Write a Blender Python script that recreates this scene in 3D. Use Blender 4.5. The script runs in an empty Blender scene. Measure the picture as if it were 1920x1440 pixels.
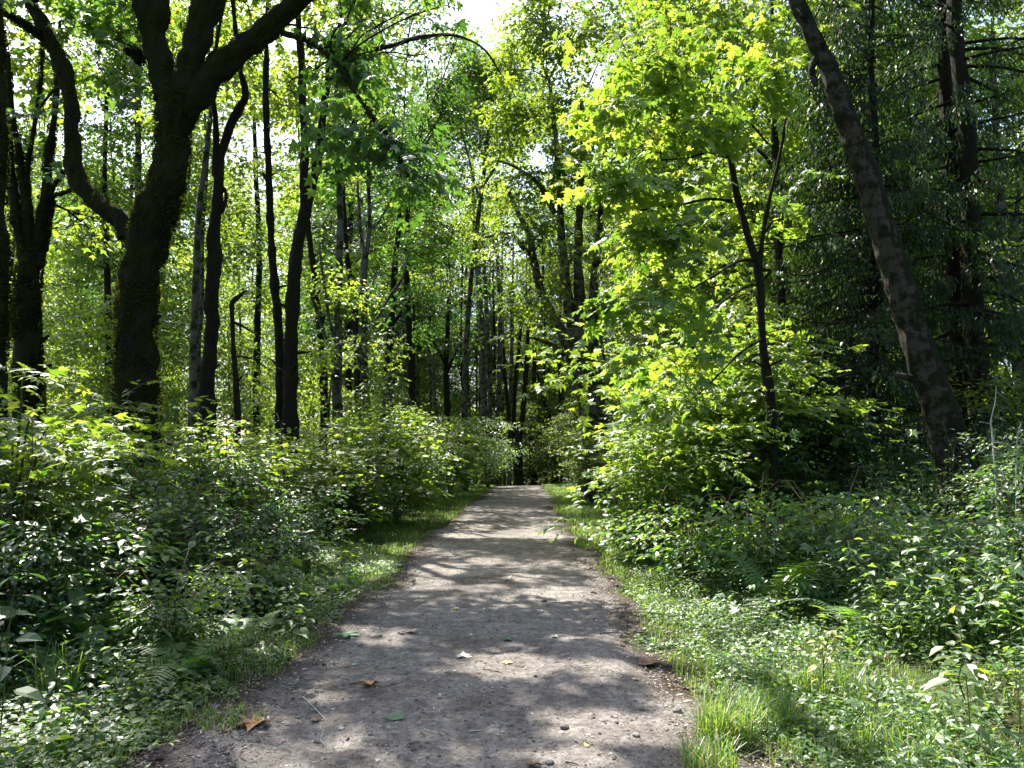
import bpy, math
import numpy as np
from mathutils import Vector

# ------------------------------------------------------------------ camera, sky, sun, exposure
SC = bpy.context.scene
COL = SC.collection
CAM_H = 1.55
PITCH = math.radians(5.77)
FPX = 1387.0                      # focal length in pixels of the 1920 px wide photograph
cam_data = bpy.data.cameras.new("camera")
cam_data.sensor_width = 36.0
cam_data.lens = 26.0
cam_data.clip_start = 0.05
cam_data.clip_end = 2000.0
cam = bpy.data.objects.new("camera", cam_data)
cam.location = (0, 0, CAM_H)
cam.rotation_euler = (math.pi / 2 + PITCH, 0, 0)
COL.objects.link(cam)
SC.camera = cam

SUN_AZ = math.radians(33)         # to the left of straight ahead
SUN_EL = math.radians(57)
world = bpy.data.worlds.new("World")
SC.world = world
world.use_nodes = True
wn = world.node_tree
bg = wn.nodes["Background"]
sky = wn.nodes.new("ShaderNodeTexSky")
sky.sky_type = 'NISHITA'
sky.sun_disc = False
sky.sun_elevation = SUN_EL
sky.sun_rotation = -SUN_AZ
sky.dust_density = 3.0
sky.air_density = 1.0
sky.ozone_density = 1.0
wn.links.new(sky.outputs[0], bg.inputs[0])
bg.inputs[1].default_value = 0.105
sd = bpy.data.lights.new("sun", 'SUN')
sd.energy = 5.0
sd.angle = math.radians(0.5)
sd.color = (1.0, 0.95, 0.86)
sun = bpy.data.objects.new("sun", sd)
to_sun = Vector((-math.sin(SUN_AZ) * math.cos(SUN_EL), math.cos(SUN_AZ) * math.cos(SUN_EL), math.sin(SUN_EL)))
sun.rotation_euler = to_sun.to_track_quat('Z', 'Y').to_euler()
sun.location = (-20, 20, 40)
COL.objects.link(sun)
SC.view_settings.view_transform = 'Standard'
SC.view_settings.look = 'None'
SC.view_settings.exposure = 1.85
SC.view_settings.gamma = 1.0
cy = SC.cycles
cy.use_denoising = True
cy.max_bounces = 8
cy.diffuse_bounces = 5
cy.glossy_bounces = 2
cy.transmission_bounces = 6
cy.transparent_max_bounces = 4
cy.caustics_reflective = False
cy.caustics_refractive = False
cy.sample_clamp_indirect = 6.0

# ------------------------------------------------------------------ numeric helpers
R = np.random.default_rng(7)


def rng(seed):
    return np.random.default_rng(seed)


def unit(a):
    return a / np.maximum(np.linalg.norm(a, axis=-1, keepdims=True), 1e-9)


def _hash(ix, iy, iz, seed):
    h = (ix * 374761393 + iy * 668265263 + iz * 2147483647 + seed * 974634777) & 0xFFFFFFFF
    h = ((h ^ (h >> 13)) * 1274126177) & 0xFFFFFFFF
    h = (h ^ (h >> 16)) & 0xFFFFFFFF
    return h.astype(np.float64) / 4294967295.0


def noise(p, seed=0):
    """value noise in 0..1 at points p (N,3)"""
    p = np.asarray(p, dtype=np.float64)
    i = np.floor(p).astype(np.int64)
    f = p - i
    f = f * f * (3 - 2 * f)
    out = 0
    for dx in (0, 1):
        wx = f[:, 0] if dx else 1 - f[:, 0]
        for dy in (0, 1):
            wy = f[:, 1] if dy else 1 - f[:, 1]
            for dz in (0, 1):
                wz = f[:, 2] if dz else 1 - f[:, 2]
                out = out + wx * wy * wz * _hash(i[:, 0] + dx, i[:, 1] + dy, i[:, 2] + dz, seed)
    return out


def noise2(x, y, seed=0):
    x = np.asarray(x, float); y = np.asarray(y, float)
    sh = np.broadcast(x, y).shape
    x, y = np.broadcast_arrays(x, y)
    return noise(np.stack([x.ravel(), y.ravel(), np.zeros(x.size)], 1), seed).reshape(sh)


def sstep(a, b, x):
    t = np.clip((x - a) / (b - a), 0, 1)
    return t * t * (3 - 2 * t)


def path_cx(y):
    return np.interp(y, [-5, 3, 6, 10, 16, 26, 40, 50, 70], [-0.25, -0.22, -0.22, -0.15, -0.2, 0.0, 0.45, 0.9, 2.2])


def path_hw(y):
    return np.interp(y, [-5, 4, 9, 16, 26, 45, 70], [1.52, 1.50, 1.42, 1.5, 1.42, 1.36, 1.3])


def side(x, y):
    """signed distance outside the path edge: negative on the path"""
    x = np.asarray(x, float); y = np.asarray(y, float)
    d = x - path_cx(y)
    sg = np.where(d > 0, 9.0, 0.0)
    e = 0.42 * (noise2(y * .75, sg, 90) - .5) + 0.26 * (noise2(y * 2.3, sg + d * .8, 91) - .5) + .12 * (noise2(y * 7, d * 5, 92) - .5)
    return np.abs(d) - path_hw(y) + e


def ground_z(x, y):
    x = np.asarray(x, float); y = np.asarray(y, float)
    s = np.maximum(side(x, y), 0)
    left = x < path_cx(y)
    z = np.where(left, 0.75 * sstep(0.5, 9, s), 0.75 * sstep(0.8, 8, s))
    z = z + 0.10 * (noise2(x * 0.35, y * 0.35, 3) - 0.5) * sstep(0.2, 3, s)
    z = z + 0.05 * (noise2(x * 1.3, y * 1.3, 5) - 0.5) * sstep(0.1, 1, s)
    z = z + 0.02 * (noise2(x * 0.8, y * 0.8, 6) - 0.5)
    drop = np.interp(y, [43, 46, 50, 60, 75, 90], [0, -0.12, -0.55, -1.9, -3.4, -4.0])
    return z + drop


def P(px, py, D):
    """a point at ground distance D in the direction of a photograph pixel"""
    u = (px - 960.0) / FPX
    v = (720.0 - py) / FPX
    Y = math.cos(PITCH) - v * math.sin(PITCH)
    Z = math.sin(PITCH) + v * math.cos(PITCH)
    k = D / Y
    return np.array([u * k, D, CAM_H + Z * k])


# gaps in the canopy: where the photograph shows sunlight reaching the ground, the crowns above are open
# (px, py, half width px, half height px, height of what is lit)
GAPS = [(740, 1203, 30, 13, 0), (950, 1252, 85, 26, 0), (1020, 1212, 60, 9, 0), (1160, 1372, 120, 34, 0), (1085, 1432, 80, 22, 0), (1100, 1194, 80, 11, 0),
        (1120, 1166, 75, 10, 0), (960, 1150, 70, 7, 0), (1060, 1115, 55, 12, 0), (830, 1070, 52, 12, 0), (805, 1094, 50, 10, 0), (908, 1056, 30, 7, 0), (895, 1106, 38, 6, 0), (978, 1087, 32, 9, 0),
        (1010, 1001, 85, 9, 0), (880, 1006, 50, 6, 0), (965, 966, 45, 5, 0), (880, 972, 45, 6, 0), (940, 925, 60, 4, 0), (900, 945, 50, 4, 0), (1130, 1255, 60, 10, 0), (620, 1315, 50, 12, 0), (780, 1275, 40, 7, 0),
        (190, 1200, 90, 45, .3), (20, 900, 110, 60, 1.2), (60, 1010, 60, 30, 1.0), (690, 1062, 35, 18, .1), (760, 985, 60, 10, .1), (430, 885, 60, 30, 1.4), (280, 860, 70, 20, 1.6), (120, 1330, 60, 30, .15),
        (1290, 1058, 62, 24, .2), (1390, 1300, 55, 38, .15), (1085, 955, 40, 16, .1), (1610, 1010, 170, 48, .9), (1740, 940, 160, 46, 1.1), (1690, 1100, 120, 40, .8), (1400, 1140, 70, 25, .4), (1860, 1040, 90, 50, .9), (1560, 940, 110, 30, 1.1), (1510, 1170, 70, 50, .5), (1820, 1190, 110, 45, .7), (1430, 985, 90, 22, .9), (1190, 960, 70, 30, .9),
        (1880, 900, 90, 40, 1.3), (1350, 1200, 60, 20, .2), (1700, 1330, 80, 25, .3), (1520, 890, 120, 30, 1.3), (1250, 880, 130, 50, 1.5), (1580, 1400, 70, 30, .2)]
_TS = np.array([to_sun.x, to_sun.y, to_sun.z])
_G = []
for _px, _py, _hw, _hh, _z in GAPS:
    _r = []
    for _q in ((_px, _py), (_px + _hw, _py), (_px, _py - _hh), (_px, _py + _hh)):
        _a = P(_q[0], _q[1], 1.0) - np.array([0, 0, CAM_H])
        _k = (_z - CAM_H) / min(_a[2], -.004)
        _k = min(_k, 46) if _z <= CAM_H and _a[2] < 0 else 12.0
        _r.append((_a[0] * _k, _a[1] * _k))
    _G.append((_r[0][0], (_r[2][1] + _r[3][1]) / 2, _z, abs(_r[1][0] - _r[0][0]) + .02, max(.12, abs(_r[2][1] - _r[3][1]) / 2) + .02))


_G += [(2.6, 12.0, 2.0, 1.5, 1.1), (3.6, 13.5, 2.8, 1.5, 1.2), (2.7, 10.6, 1.4, 1.2, .8), (1.9, 20.0, 1.8, 1.0, 1.6), (2.0, 15.5, 1.2, 1.0, 1.4), (-2.7, 18.0, 2.4, 1.3, 1.3), (-4.2, 10.2, 2.0, .9, .7),
       (2.7, 7.3, .7, .8, .5), (3.9, 6.4, .8, .9, .5), (-6.3, 8.0, 2.0, .9, .6), (3.0, 28.0, 6.0, 1.6, 1.6), (1.7, 27.0, 3.5, 1.0, 1.0), (-3.2, 30.0, 2.5, 1.2, 2.0)]


def in_gap(p):
    """True for points whose shadow would fall into one of the sunlit patches"""
    hit = np.zeros(len(p), bool)
    for cx, cy_, z, rx, ry in _G:
        t = (p[:, 2] - z) / _TS[2]
        x = p[:, 0] - _TS[0] * t - cx; y = p[:, 1] - _TS[1] * t - cy_
        q = (x / rx) ** 2 + (y / ry) ** 2
        hit |= (q < 1.2) & (p[:, 2] > 2.6) & (t > 1.6)
    return hit


# ------------------------------------------------------------------ mesh building
def make_mesh(name, verts, tris=None, quads=None, attrs=None, smooth=False, mat=None):
    me = bpy.data.meshes.new(name)
    verts = np.asarray(verts, dtype=np.float32)
    nt = 0 if tris is None else len(tris)
    nq = 0 if quads is None else len(quads)
    me.vertices.add(len(verts))
    me.vertices.foreach_set("co", verts.ravel())
    idx = []
    starts = []
    if nt:
        idx.append(np.asarray(tris, np.int32).ravel()); starts.append(np.arange(nt) * 3)
    if nq:
        idx.append(np.asarray(quads, np.int32).ravel()); starts.append(nt * 3 + np.arange(nq) * 4)
    idx = np.concatenate(idx); starts = np.concatenate(starts).astype(np.int32)
    me.loops.add(len(idx))
    me.loops.foreach_set("vertex_index", idx)
    me.polygons.add(nt + nq)
    me.polygons.foreach_set("loop_start", starts)
    me.polygons.foreach_set("use_smooth", np.full(nt + nq, smooth, dtype=bool))
    if attrs:
        for k, v in attrs.items():
            a = me.attributes.new(k, 'FLOAT', 'POINT')
            a.data.foreach_set("value", np.asarray(v, np.float32))
    me.update(calc_edges=True)
    if mat is not None:
        me.materials.append(mat)
    return me


def link(name, me, parent=None, loc=None):
    o = bpy.data.objects.new(name, me)
    COL.objects.link(o)
    if parent is not None:
        o.parent = parent
    if loc is not None:
        o.location = loc
    return o


def tag(o, label=None, cat=None, group=None, kind=None):
    if label: o["label"] = label
    if cat: o["category"] = cat
    if group: o["group"] = group
    if kind: o["kind"] = kind
    return o


def empty(name, loc, label, cat, group=None, rz=0.0):
    o = bpy.data.objects.new(name, None)
    o.empty_display_size = 0.3
    COL.objects.link(o)
    o.location = tuple(float(c) for c in loc)
    o.rotation_euler = (0, 0, rz)
    return tag(o, label, cat, group)


def copy_tree(src, loc, rz, sc, label, group=None):
    r = src.copy(); COL.objects.link(r)
    r.location = tuple(float(c) for c in loc); r.rotation_euler = (0, 0, rz)
    r.scale = (sc, sc, sc) if np.isscalar(sc) else sc
    r["label"] = label
    if group: r["group"] = group
    for ch in list(src.children):
        c = ch.copy(); COL.objects.link(c); c.parent = r
        for g in list(ch.children):
            d = g.copy(); COL.objects.link(d); d.parent = c
    return r


class Geo:
    """collects verts, tris, quads and the rnd attribute, then builds ONE mesh"""
    def __init__(self):
        self.v = []; self.t = []; self.q = []; self.r = []; self.n = 0

    def add(self, v, t=None, q=None, r=0.5):
        v = np.asarray(v, float)
        self.v.append(v)
        if t is not None and len(t): self.t.append(np.asarray(t) + self.n)
        if q is not None and len(q): self.q.append(np.asarray(q) + self.n)
        self.r.append(np.broadcast_to(np.asarray(r, float), (len(v),)).copy())
        self.n += len(v)

    def mesh(self, name, mat, smooth=False, origin=None):
        v = np.concatenate(self.v)
        if origin is not None: v = v - np.asarray(origin)
        return make_mesh(name, v, np.concatenate(self.t) if self.t else None, np.concatenate(self.q) if self.q else None,
                         {"rnd": np.concatenate(self.r)}, smooth, mat)


def resample(pts, rad, step):
    pts = np.asarray(pts, float); rad = np.asarray(rad, float)
    n = len(pts)
    ext = np.vstack([2 * pts[0] - pts[1], pts, 2 * pts[-1] - pts[-2]])
    out = []; ro = []
    for i in range(n - 1):
        p0, p1, p2, p3 = ext[i], ext[i + 1], ext[i + 2], ext[i + 3]
        L = np.linalg.norm(p2 - p1)
        m = max(2, int(L / step))
        for k in range(m):
            t = k / m
            out.append(0.5 * ((2 * p1) + (-p0 + p2) * t + (2 * p0 - 5 * p1 + 4 * p2 - p3) * t * t + (-p0 + 3 * p1 - 3 * p2 + p3) * t ** 3))
            ro.append(rad[i] * (1 - t) + rad[i + 1] * t)
    out.append(pts[-1]); ro.append(rad[-1])
    return np.array(out), np.array(ro)


def tube(geo, pts, rad, sides=10, step=0.15, lump=0.0, lfreq=4.0, seed=0, furrow=0.0, raw=False, cap=True):
    if not raw:
        pts, rad = resample(pts, rad, step)
    pts = np.asarray(pts, float); rad = np.asarray(rad, float)
    n = len(pts)
    tan = np.gradient(pts, axis=0)
    tan = unit(tan)
    ref = np.array([0, 1.0, 0]) if abs(tan[0][1]) < 0.9 else np.array([1.0, 0, 0])
    nr = np.zeros((n, 3)); nr[0] = unit(ref - tan[0] * np.dot(ref, tan[0]))
    for i in range(1, n):
        v = nr[i - 1] - tan[i] * np.dot(nr[i - 1], tan[i]); nr[i] = unit(v)
    bn = np.cross(tan, nr)
    a = np.linspace(0, 2 * math.pi, sides, endpoint=False)
    ca = np.cos(a); sa = np.sin(a)
    dirs = nr[:, None, :] * ca[None, :, None] + bn[:, None, :] * sa[None, :, None]
    base = pts[:, None, :] + dirs * rad[:, None, None]
    k = np.ones((n, sides))
    if lump > 0:
        flat = base.reshape(-1, 3)
        nz = noise(flat * lfreq, seed) - 0.5 + 0.55 * (noise(flat * lfreq * 2.3, seed + 1) - 0.5) + 0.3 * (noise(flat * lfreq * 5.1, seed + 2) - 0.5)
        k = k + lump * 2 * nz.reshape(n, sides)
    if furrow > 0:
        q = base.reshape(-1, 3) * np.array([14, 14, 2.2])
        k = k + furrow * (noise(q, seed + 9).reshape(n, sides) - 0.5)
    v = pts[:, None, :] + dirs * (rad[:, None] * k)[:, :, None]
    v = v.reshape(-1, 3)
    i = np.arange(n - 1)[:, None] * sides; j = np.arange(sides)[None, :]; j2 = (j + 1) % sides
    q = np.stack([i + j, i + j2, i + sides + j2, i + sides + j], -1).reshape(-1, 4)
    t = None
    if cap:
        v = np.vstack([v, pts[-1] + tan[-1] * rad[-1] * 0.6, pts[0]])
        e = (n - 1) * sides
        jj = np.arange(sides); jn = (jj + 1) % sides
        t = np.vstack([np.stack([e + jj, e + jn, np.full(sides, n * sides)], 1), np.stack([jn, jj, np.full(sides, n * sides + 1)], 1)])
    geo.add(v, t, q, 0.5)


# ------------------------------------------------------------------ leaf templates  (u across, v along, w up)
def tmpl(verts, tris):
    return np.array(verts, float), np.array(tris, int)


_o = [(0, 0), (-.24, -.05), (-.56, .16), (-.27, .33), (-.60, .66), (-.36, .62), (-.17, .58), (-.14, .78), (0, 1.0), (.14, .78), (.17, .58), (.36, .62), (.60, .66), (.27, .33), (.56, .16), (.24, -.05)]
T_MAPLE = tmpl([(0, .32, 0)] + [(u, v, -.35 * u * u - .12 * (v - .3) ** 2 + .03 * (i % 2)) for i, (u, v) in enumerate(_o)],
               [(0, i + 1, (i + 1) % len(_o) + 1) for i in range(len(_o))])
T_MAPLE3 = tmpl([(0, 0, 0), (-.52, .42, -.1), (-.17, .5, 0), (0, 1, -.1), (.17, .5, 0), (.52, .42, -.1)],
                [(0, 2, 1), (0, 3, 2), (0, 4, 3), (0, 5, 4)])
T_OVATE = tmpl([(0, 0, 0), (.27, .28, .07), (.23, .62, .06), (0, 1, -.10), (-.23, .62, .06), (-.27, .28, .07), (0, .42, 0)],
               [(0, 1, 6), (6, 1, 2), (6, 2, 3), (0, 6, 5), (6, 4, 5), (6, 3, 4)])
T_ROUND = tmpl([(0, 0, 0), (.42, .2, .04), (.46, .6, .04), (0, .95, 0), (-.46, .6, .04), (-.42, .2, .04)],
               [(0, 1, 2), (0, 2, 3), (0, 3, 4), (0, 4, 5)])
T_QUAD = tmpl([(0, 0, 0), (.32, .5, .08), (0, 1, -.05), (-.32, .5, .08)], [(0, 1, 2), (0, 2, 3)])
T_NARROW = tmpl([(0, 0, 0), (.13, .35, .03), (.08, .75, .0), (0, 1, -.06), (-.08, .75, 0), (-.13, .35, .03)], [(0, 1, 5), (1, 2, 4), (1, 4, 5), (2, 3, 4)])


def leaves(geo, pos, axis, nrm, size, T, rnd, curl=None):
    tv, tt = T
    pos = np.asarray(pos, float)
    N = len(pos)
    if N == 0: return
    a = unit(axis)
    n = unit(nrm - a * np.sum(nrm * a, 1, keepdims=True))
    b = np.cross(a, n)
    size = np.broadcast_to(np.asarray(size, float), (N,))
    c = np.ones(N) if curl is None else curl
    s = size[:, None, None]
    V = pos[:, None, :] + s * (tv[None, :, 0:1] * b[:, None, :] + tv[None, :, 1:2] * a[:, None, :] + (tv[None, :, 2] * c[:, None])[:, :, None] * n[:, None, :])
    k = len(tv)
    F = (tt[None] + (np.arange(N) * k)[:, None, None]).reshape(-1, 3)
    geo.add(V.reshape(-1, 3), F, None, np.repeat(rnd, k))


def crown_leaves(geo, c, r, nspray, nleaf, size, T, g, spray_len=0.8, clump=0.42, cfreq=0.9, droop=0.35, tone=0.0, outward=None, seed=0, gaps=False):
    """a cloud of leafy twigs: each twig is a flat, slightly drooping spray of leaves"""
    c = np.asarray(c, float); r = np.asarray(r, float)
    m = int(nspray * 2.4)
    d = unit(g.normal(size=(m, 3)))
    rad = g.random(m) ** 0.42
    p = c + d * rad[:, None] * r
    keep = noise(p * cfreq, 31 + seed) + 0.35 * (noise(p * cfreq * 2.7, 77 + seed) - 0.5) > clump
    p = p[keep][:nspray]; d = d[keep][:nspray]
    M = len(p)
    if M == 0: return p
    h = d.copy(); h[:, 2] *= 0.25
    h += g.normal(size=(M, 3)) * np.array([.55, .55, .12])
    h[:, 2] -= droop * 0.5
    h = unit(h)
    up = np.array([0, 0, 1.0]) + g.normal(size=(M, 3)) * 0.28
    upn = unit(up - h * np.sum(up * h, 1, keepdims=True))
    sidev = np.cross(h, upn)
    L = spray_len * g.uniform(.6, 1.25, M)
    t = (np.arange(nleaf)[None, :] + g.random((M, nleaf))) / nleaf
    sg = np.where((np.arange(nleaf)[None, :] % 2) == 0, 1.0, -1.0) * np.ones((M, 1))
    lat = sg * (0.10 + 0.30 * g.random((M, nleaf))) * L[:, None] * (1.05 - 0.6 * t)
    pos = p[:, None, :] + h[:, None, :] * ((t - 0.4) * L[:, None])[:, :, None] + sidev[:, None, :] * lat[:, :, None]
    pos[:, :, 2] -= droop * (t * t) * L[:, None] * 0.5
    pos += g.normal(size=pos.shape) * 0.03 * spray_len
    ax = h[:, None, :] * (0.3 + 0.9 * t)[:, :, None] + sidev[:, None, :] * (sg * (1.1 - 0.8 * t))[:, :, None]
    ax = ax + g.normal(size=ax.shape) * 0.28
    ax[:, :, 2] -= 0.28 + droop * 0.5
    nn = upn[:, None, :] + g.normal(size=pos.shape) * 0.33
    sz = size * g.uniform(.55, 1.2, (M, nleaf))
    rn = np.clip(g.normal(.5 + tone, .2, (M, 1)) + g.normal(0, .14, (M, nleaf)), 0, 1)
    pos = pos.reshape(-1, 3)
    ok = ~in_gap(pos) if gaps else np.ones(len(pos), bool)
    if gaps > 1: ok |= pos[:, 2] < gaps
    leaves(geo, pos[ok], ax.reshape(-1, 3)[ok], nn.reshape(-1, 3)[ok], sz.ravel()[ok], T, rn.ravel()[ok], g.uniform(.3, 2.2, int(ok.sum())))
    return p


# ------------------------------------------------------------------ materials
def new_mat(name):
    m = bpy.data.materials.new(name)
    m.use_nodes = True
    nt = m.node_tree
    nt.nodes.clear()
    out = nt.nodes.new("ShaderNodeOutputMaterial")
    return m, nt, out


def N(nt, kind, **kw):
    n = nt.nodes.new(kind)
    for k, v in kw.items():
        if k.startswith("i_"):
            n.inputs[int(k[2:]) if k[2:].isdigit() else k[2:]].default_value = v
        else:
            setattr(n, k, v)
    return n


def ramp(nt, stops, fac):
    n = nt.nodes.new("ShaderNodeValToRGB")
    e = n.color_ramp.elements
    e[0].position, e[0].color = stops[0][0], (*stops[0][1], 1)
    e[1].position, e[1].color = stops[-1][0], (*stops[-1][1], 1)
    for p_, c_ in stops[1:-1]:
        x = e.new(p_); x.color = (*c_, 1)
    nt.links.new(fac, n.inputs[0])
    return n


def moss_fuzz(geo, pts, rad, n, g, size=.035, thresh=.45):
    """short moss tufts standing off the bark"""
    pts, rad = resample(pts, rad, .05)
    tan = unit(np.gradient(pts, axis=0))
    w = rad / rad.sum()
    i = g.choice(len(pts), n, p=w)
    d = g.normal(size=(n, 3)); d = unit(d - tan[i] * np.sum(d * tan[i], 1, keepdims=True))
    p = pts[i] + d * rad[i][:, None] * g.uniform(.93, 1.08, (n, 1)) + tan[i] * g.uniform(-.03, .03, (n, 1))
    k = noise(p * 3.2, 17) + .5 * (noise(p * 9, 18) - .5) > thresh
    p = p[k]; d = d[k]; m = len(p)
    ax = d * .8 + g.normal(0, .45, (m, 3)); ax[:, 2] -= .35
    leaves(geo, p, ax, g.normal(size=(m, 3)), size * g.uniform(.4, 1.3, m), T_QUAD, g.random(m))


def leaf_mat(name, refl, trans, gloss=0.09, mix=0.5, rough=0.46, dry=None):
    """refl / trans: three colours each from dark to light, picked by the leaf's own random number"""
    m, nt, out = new_mat(name)
    at = N(nt, "ShaderNodeAttribute", attribute_name="rnd")
    ca = ramp(nt, [(0.0, refl[0]), (0.5, refl[1]), (1.0, refl[2])] if dry is None else [(0.0, refl[0]), (0.5, refl[1]), (.93, refl[2]), (1.0, dry)], at.outputs["Fac"])
    cb = ramp(nt, [(0.0, trans[0]), (0.5, trans[1]), (1.0, trans[2])] if dry is None else [(0.0, trans[0]), (0.5, trans[1]), (.93, trans[2]), (1.0, dry)], at.outputs["Fac"])
    df = N(nt, "ShaderNodeBsdfDiffuse")
    tr = N(nt, "ShaderNodeBsdfTranslucent")
    gl = N(nt, "ShaderNodeBsdfGlossy")
    gl.inputs["Roughness"].default_value = rough
    gl.inputs["Color"].default_value = (1, 1, 1, 1)
    mx = N(nt, "ShaderNodeMixShader"); mx.inputs[0].default_value = mix
    mg = N(nt, "ShaderNodeMixShader")
    lw = N(nt, "ShaderNodeLayerWeight"); lw.inputs[0].default_value = 0.25
    mp = N(nt, "ShaderNodeMapRange"); mp.inputs["To Min"].default_value = gloss * 0.3; mp.inputs["To Max"].default_value = gloss * 2.2
    nt.links.new(lw.outputs["Facing"], mp.inputs["Value"])
    nt.links.new(ca.outputs[0], df.inputs[0]); nt.links.new(cb.outputs[0], tr.inputs[0])
    nt.links.new(df.outputs[0], mx.inputs[1]); nt.links.new(tr.outputs[0], mx.inputs[2])
    nt.links.new(mp.outputs[0], mg.inputs[0])
    nt.links.new(mx.outputs[0], mg.inputs[1]); nt.links.new(gl.outputs[0], mg.inputs[2])
    nt.links.new(mg.outputs[0], out.inputs[0])
    return m


def bark_mat(name, c1, c2, moss, moss_amt=0.5, patch=None, scale=6.0, side_moss=False):
    m, nt, out = new_mat(name)
    tc = N(nt, "ShaderNodeTexCoord")
    mpg = N(nt, "ShaderNodeMapping"); mpg.inputs["Scale"].default_value = (1, 1, 0.25)
    nt.links.new(tc.outputs["Object"], mpg.inputs[0])
    n1 = N(nt, "ShaderNodeTexNoise"); n1.inputs["Scale"].default_value = scale * 3; n1.inputs["Detail"].default_value = 6; n1.inputs["Roughness"].default_value = .65
    nt.links.new(mpg.outputs[0], n1.inputs["Vector"])
    r1 = ramp(nt, [(0.3, c1), (0.7, c2)], n1.outputs["Fac"])
    n2 = N(nt, "ShaderNodeTexNoise"); n2.inputs["Scale"].default_value = scale * .55; n2.inputs["Detail"].default_value = 5; n2.inputs["Roughness"].default_value = .6
    nt.links.new(tc.outputs["Object"], n2.inputs["Vector"])
    r2 = ramp(nt, [(0.60 - moss_amt * .4, (0, 0, 0)), (0.70 - moss_amt * .4, (1, 1, 1))], n2.outputs["Fac"])
    n3 = N(nt, "ShaderNodeTexNoise"); n3.inputs["Scale"].default_value = scale * 9; n3.inputs["Detail"].default_value = 4
    nt.links.new(tc.outputs["Object"], n3.inputs["Vector"])
    rm = ramp(nt, [(0.3, tuple(c * .45 for c in moss)), (0.7, moss)], n3.outputs["Fac"])
    col = r1.outputs[0]
    if patch is not None:
        v = N(nt, "ShaderNodeTexNoise"); v.inputs["Scale"].default_value = scale * 1.0; v.inputs["Detail"].default_value = 7; v.inputs["Roughness"].default_value = .7
        nt.links.new(tc.outputs["Object"], v.inputs["Vector"])
        rv = ramp(nt, [(0.42, (0, 0, 0)), (0.5, (1, 1, 1))], v.outputs["Fac"])
        mp_ = N(nt, "ShaderNodeMixRGB"); mp_.inputs[2].default_value = (*patch, 1)
        nt.links.new(rv.outputs[0], mp_.inputs[0]); nt.links.new(col, mp_.inputs[1]); col = mp_.outputs[0]
    mm = N(nt, "ShaderNodeMixRGB")
    nt.links.new(r2.outputs[0], mm.inputs[0]); nt.links.new(col, mm.inputs[1]); nt.links.new(rm.outputs[0], mm.inputs[2])
    if side_moss:
        # dark moss grows on the right, upper side of the lean
        ge = N(nt, "ShaderNodeNewGeometry"); sx = N(nt, "ShaderNodeSeparateXYZ")
        nt.links.new(ge.outputs["Normal"], sx.inputs[0])
        a1 = N(nt, "ShaderNodeMath", operation='MULTIPLY_ADD'); a1.inputs[1].default_value = 1.3; a1.inputs[2].default_value = -.78
        nt.links.new(n2.outputs["Fac"], a1.inputs[0])
        a2 = N(nt, "ShaderNodeMath", operation='ADD'); nt.links.new(a1.outputs[0], a2.inputs[0]); nt.links.new(sx.outputs[0], a2.inputs[1])
        rs = ramp(nt, [(0.02, (0, 0, 0)), (.14, (1, 1, 1))], a2.outputs[0])
        m2 = N(nt, "ShaderNodeMixRGB")
        nt.links.new(rs.outputs[0], m2.inputs[0]); nt.links.new(mm.outputs[0], m2.inputs[1]); nt.links.new(rm.outputs[0], m2.inputs[2])
        mm = m2
    bs = N(nt, "ShaderNodeBsdfPrincipled")
    bs.inputs["Roughness"].default_value = .95
    bs.inputs["Specular IOR Level"].default_value = .15
    nt.links.new(mm.outputs[0], bs.inputs["Base Color"])
    ad = N(nt, "ShaderNodeMath", operation='ADD')
    nt.links.new(n1.outputs["Fac"], ad.inputs[0]); nt.links.new(n3.outputs["Fac"], ad.inputs[1])
    bp = N(nt, "ShaderNodeBump"); bp.inputs["Strength"].default_value = 1.0; bp.inputs["Distance"].default_value = .06
    nt.links.new(ad.outputs[0], bp.inputs["Height"]); nt.links.new(bp.outputs[0], bs.inputs["Normal"])
    nt.links.new(bs.outputs[0], out.inputs[0])
    return m


def plain_mat(name, color, rough=.8, attr_dark=None):
    m, nt, out = new_mat(name)
    bs = N(nt, "ShaderNodeBsdfPrincipled")
    bs.inputs["Roughness"].default_value = rough
    bs.inputs["Specular IOR Level"].default_value = .25
    tc = N(nt, "ShaderNodeTexCoord")
    n1 = N(nt, "ShaderNodeTexNoise"); n1.inputs["Scale"].default_value = 25; n1.inputs["Detail"].default_value = 4
    nt.links.new(tc.outputs["Object"], n1.inputs["Vector"])
    if attr_dark is not None:
        at = N(nt, "ShaderNodeAttribute", attribute_name="rnd")
        r = ramp(nt, attr_dark, at.outputs["Fac"])
    else:
        r = ramp(nt, [(0.3, tuple(c * .6 for c in color)), (.7, color)], n1.outputs["Fac"])
    nt.links.new(r.outputs[0], bs.inputs["Base Color"])
    nt.links.new(bs.outputs[0], out.inputs[0])
    return m


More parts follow.
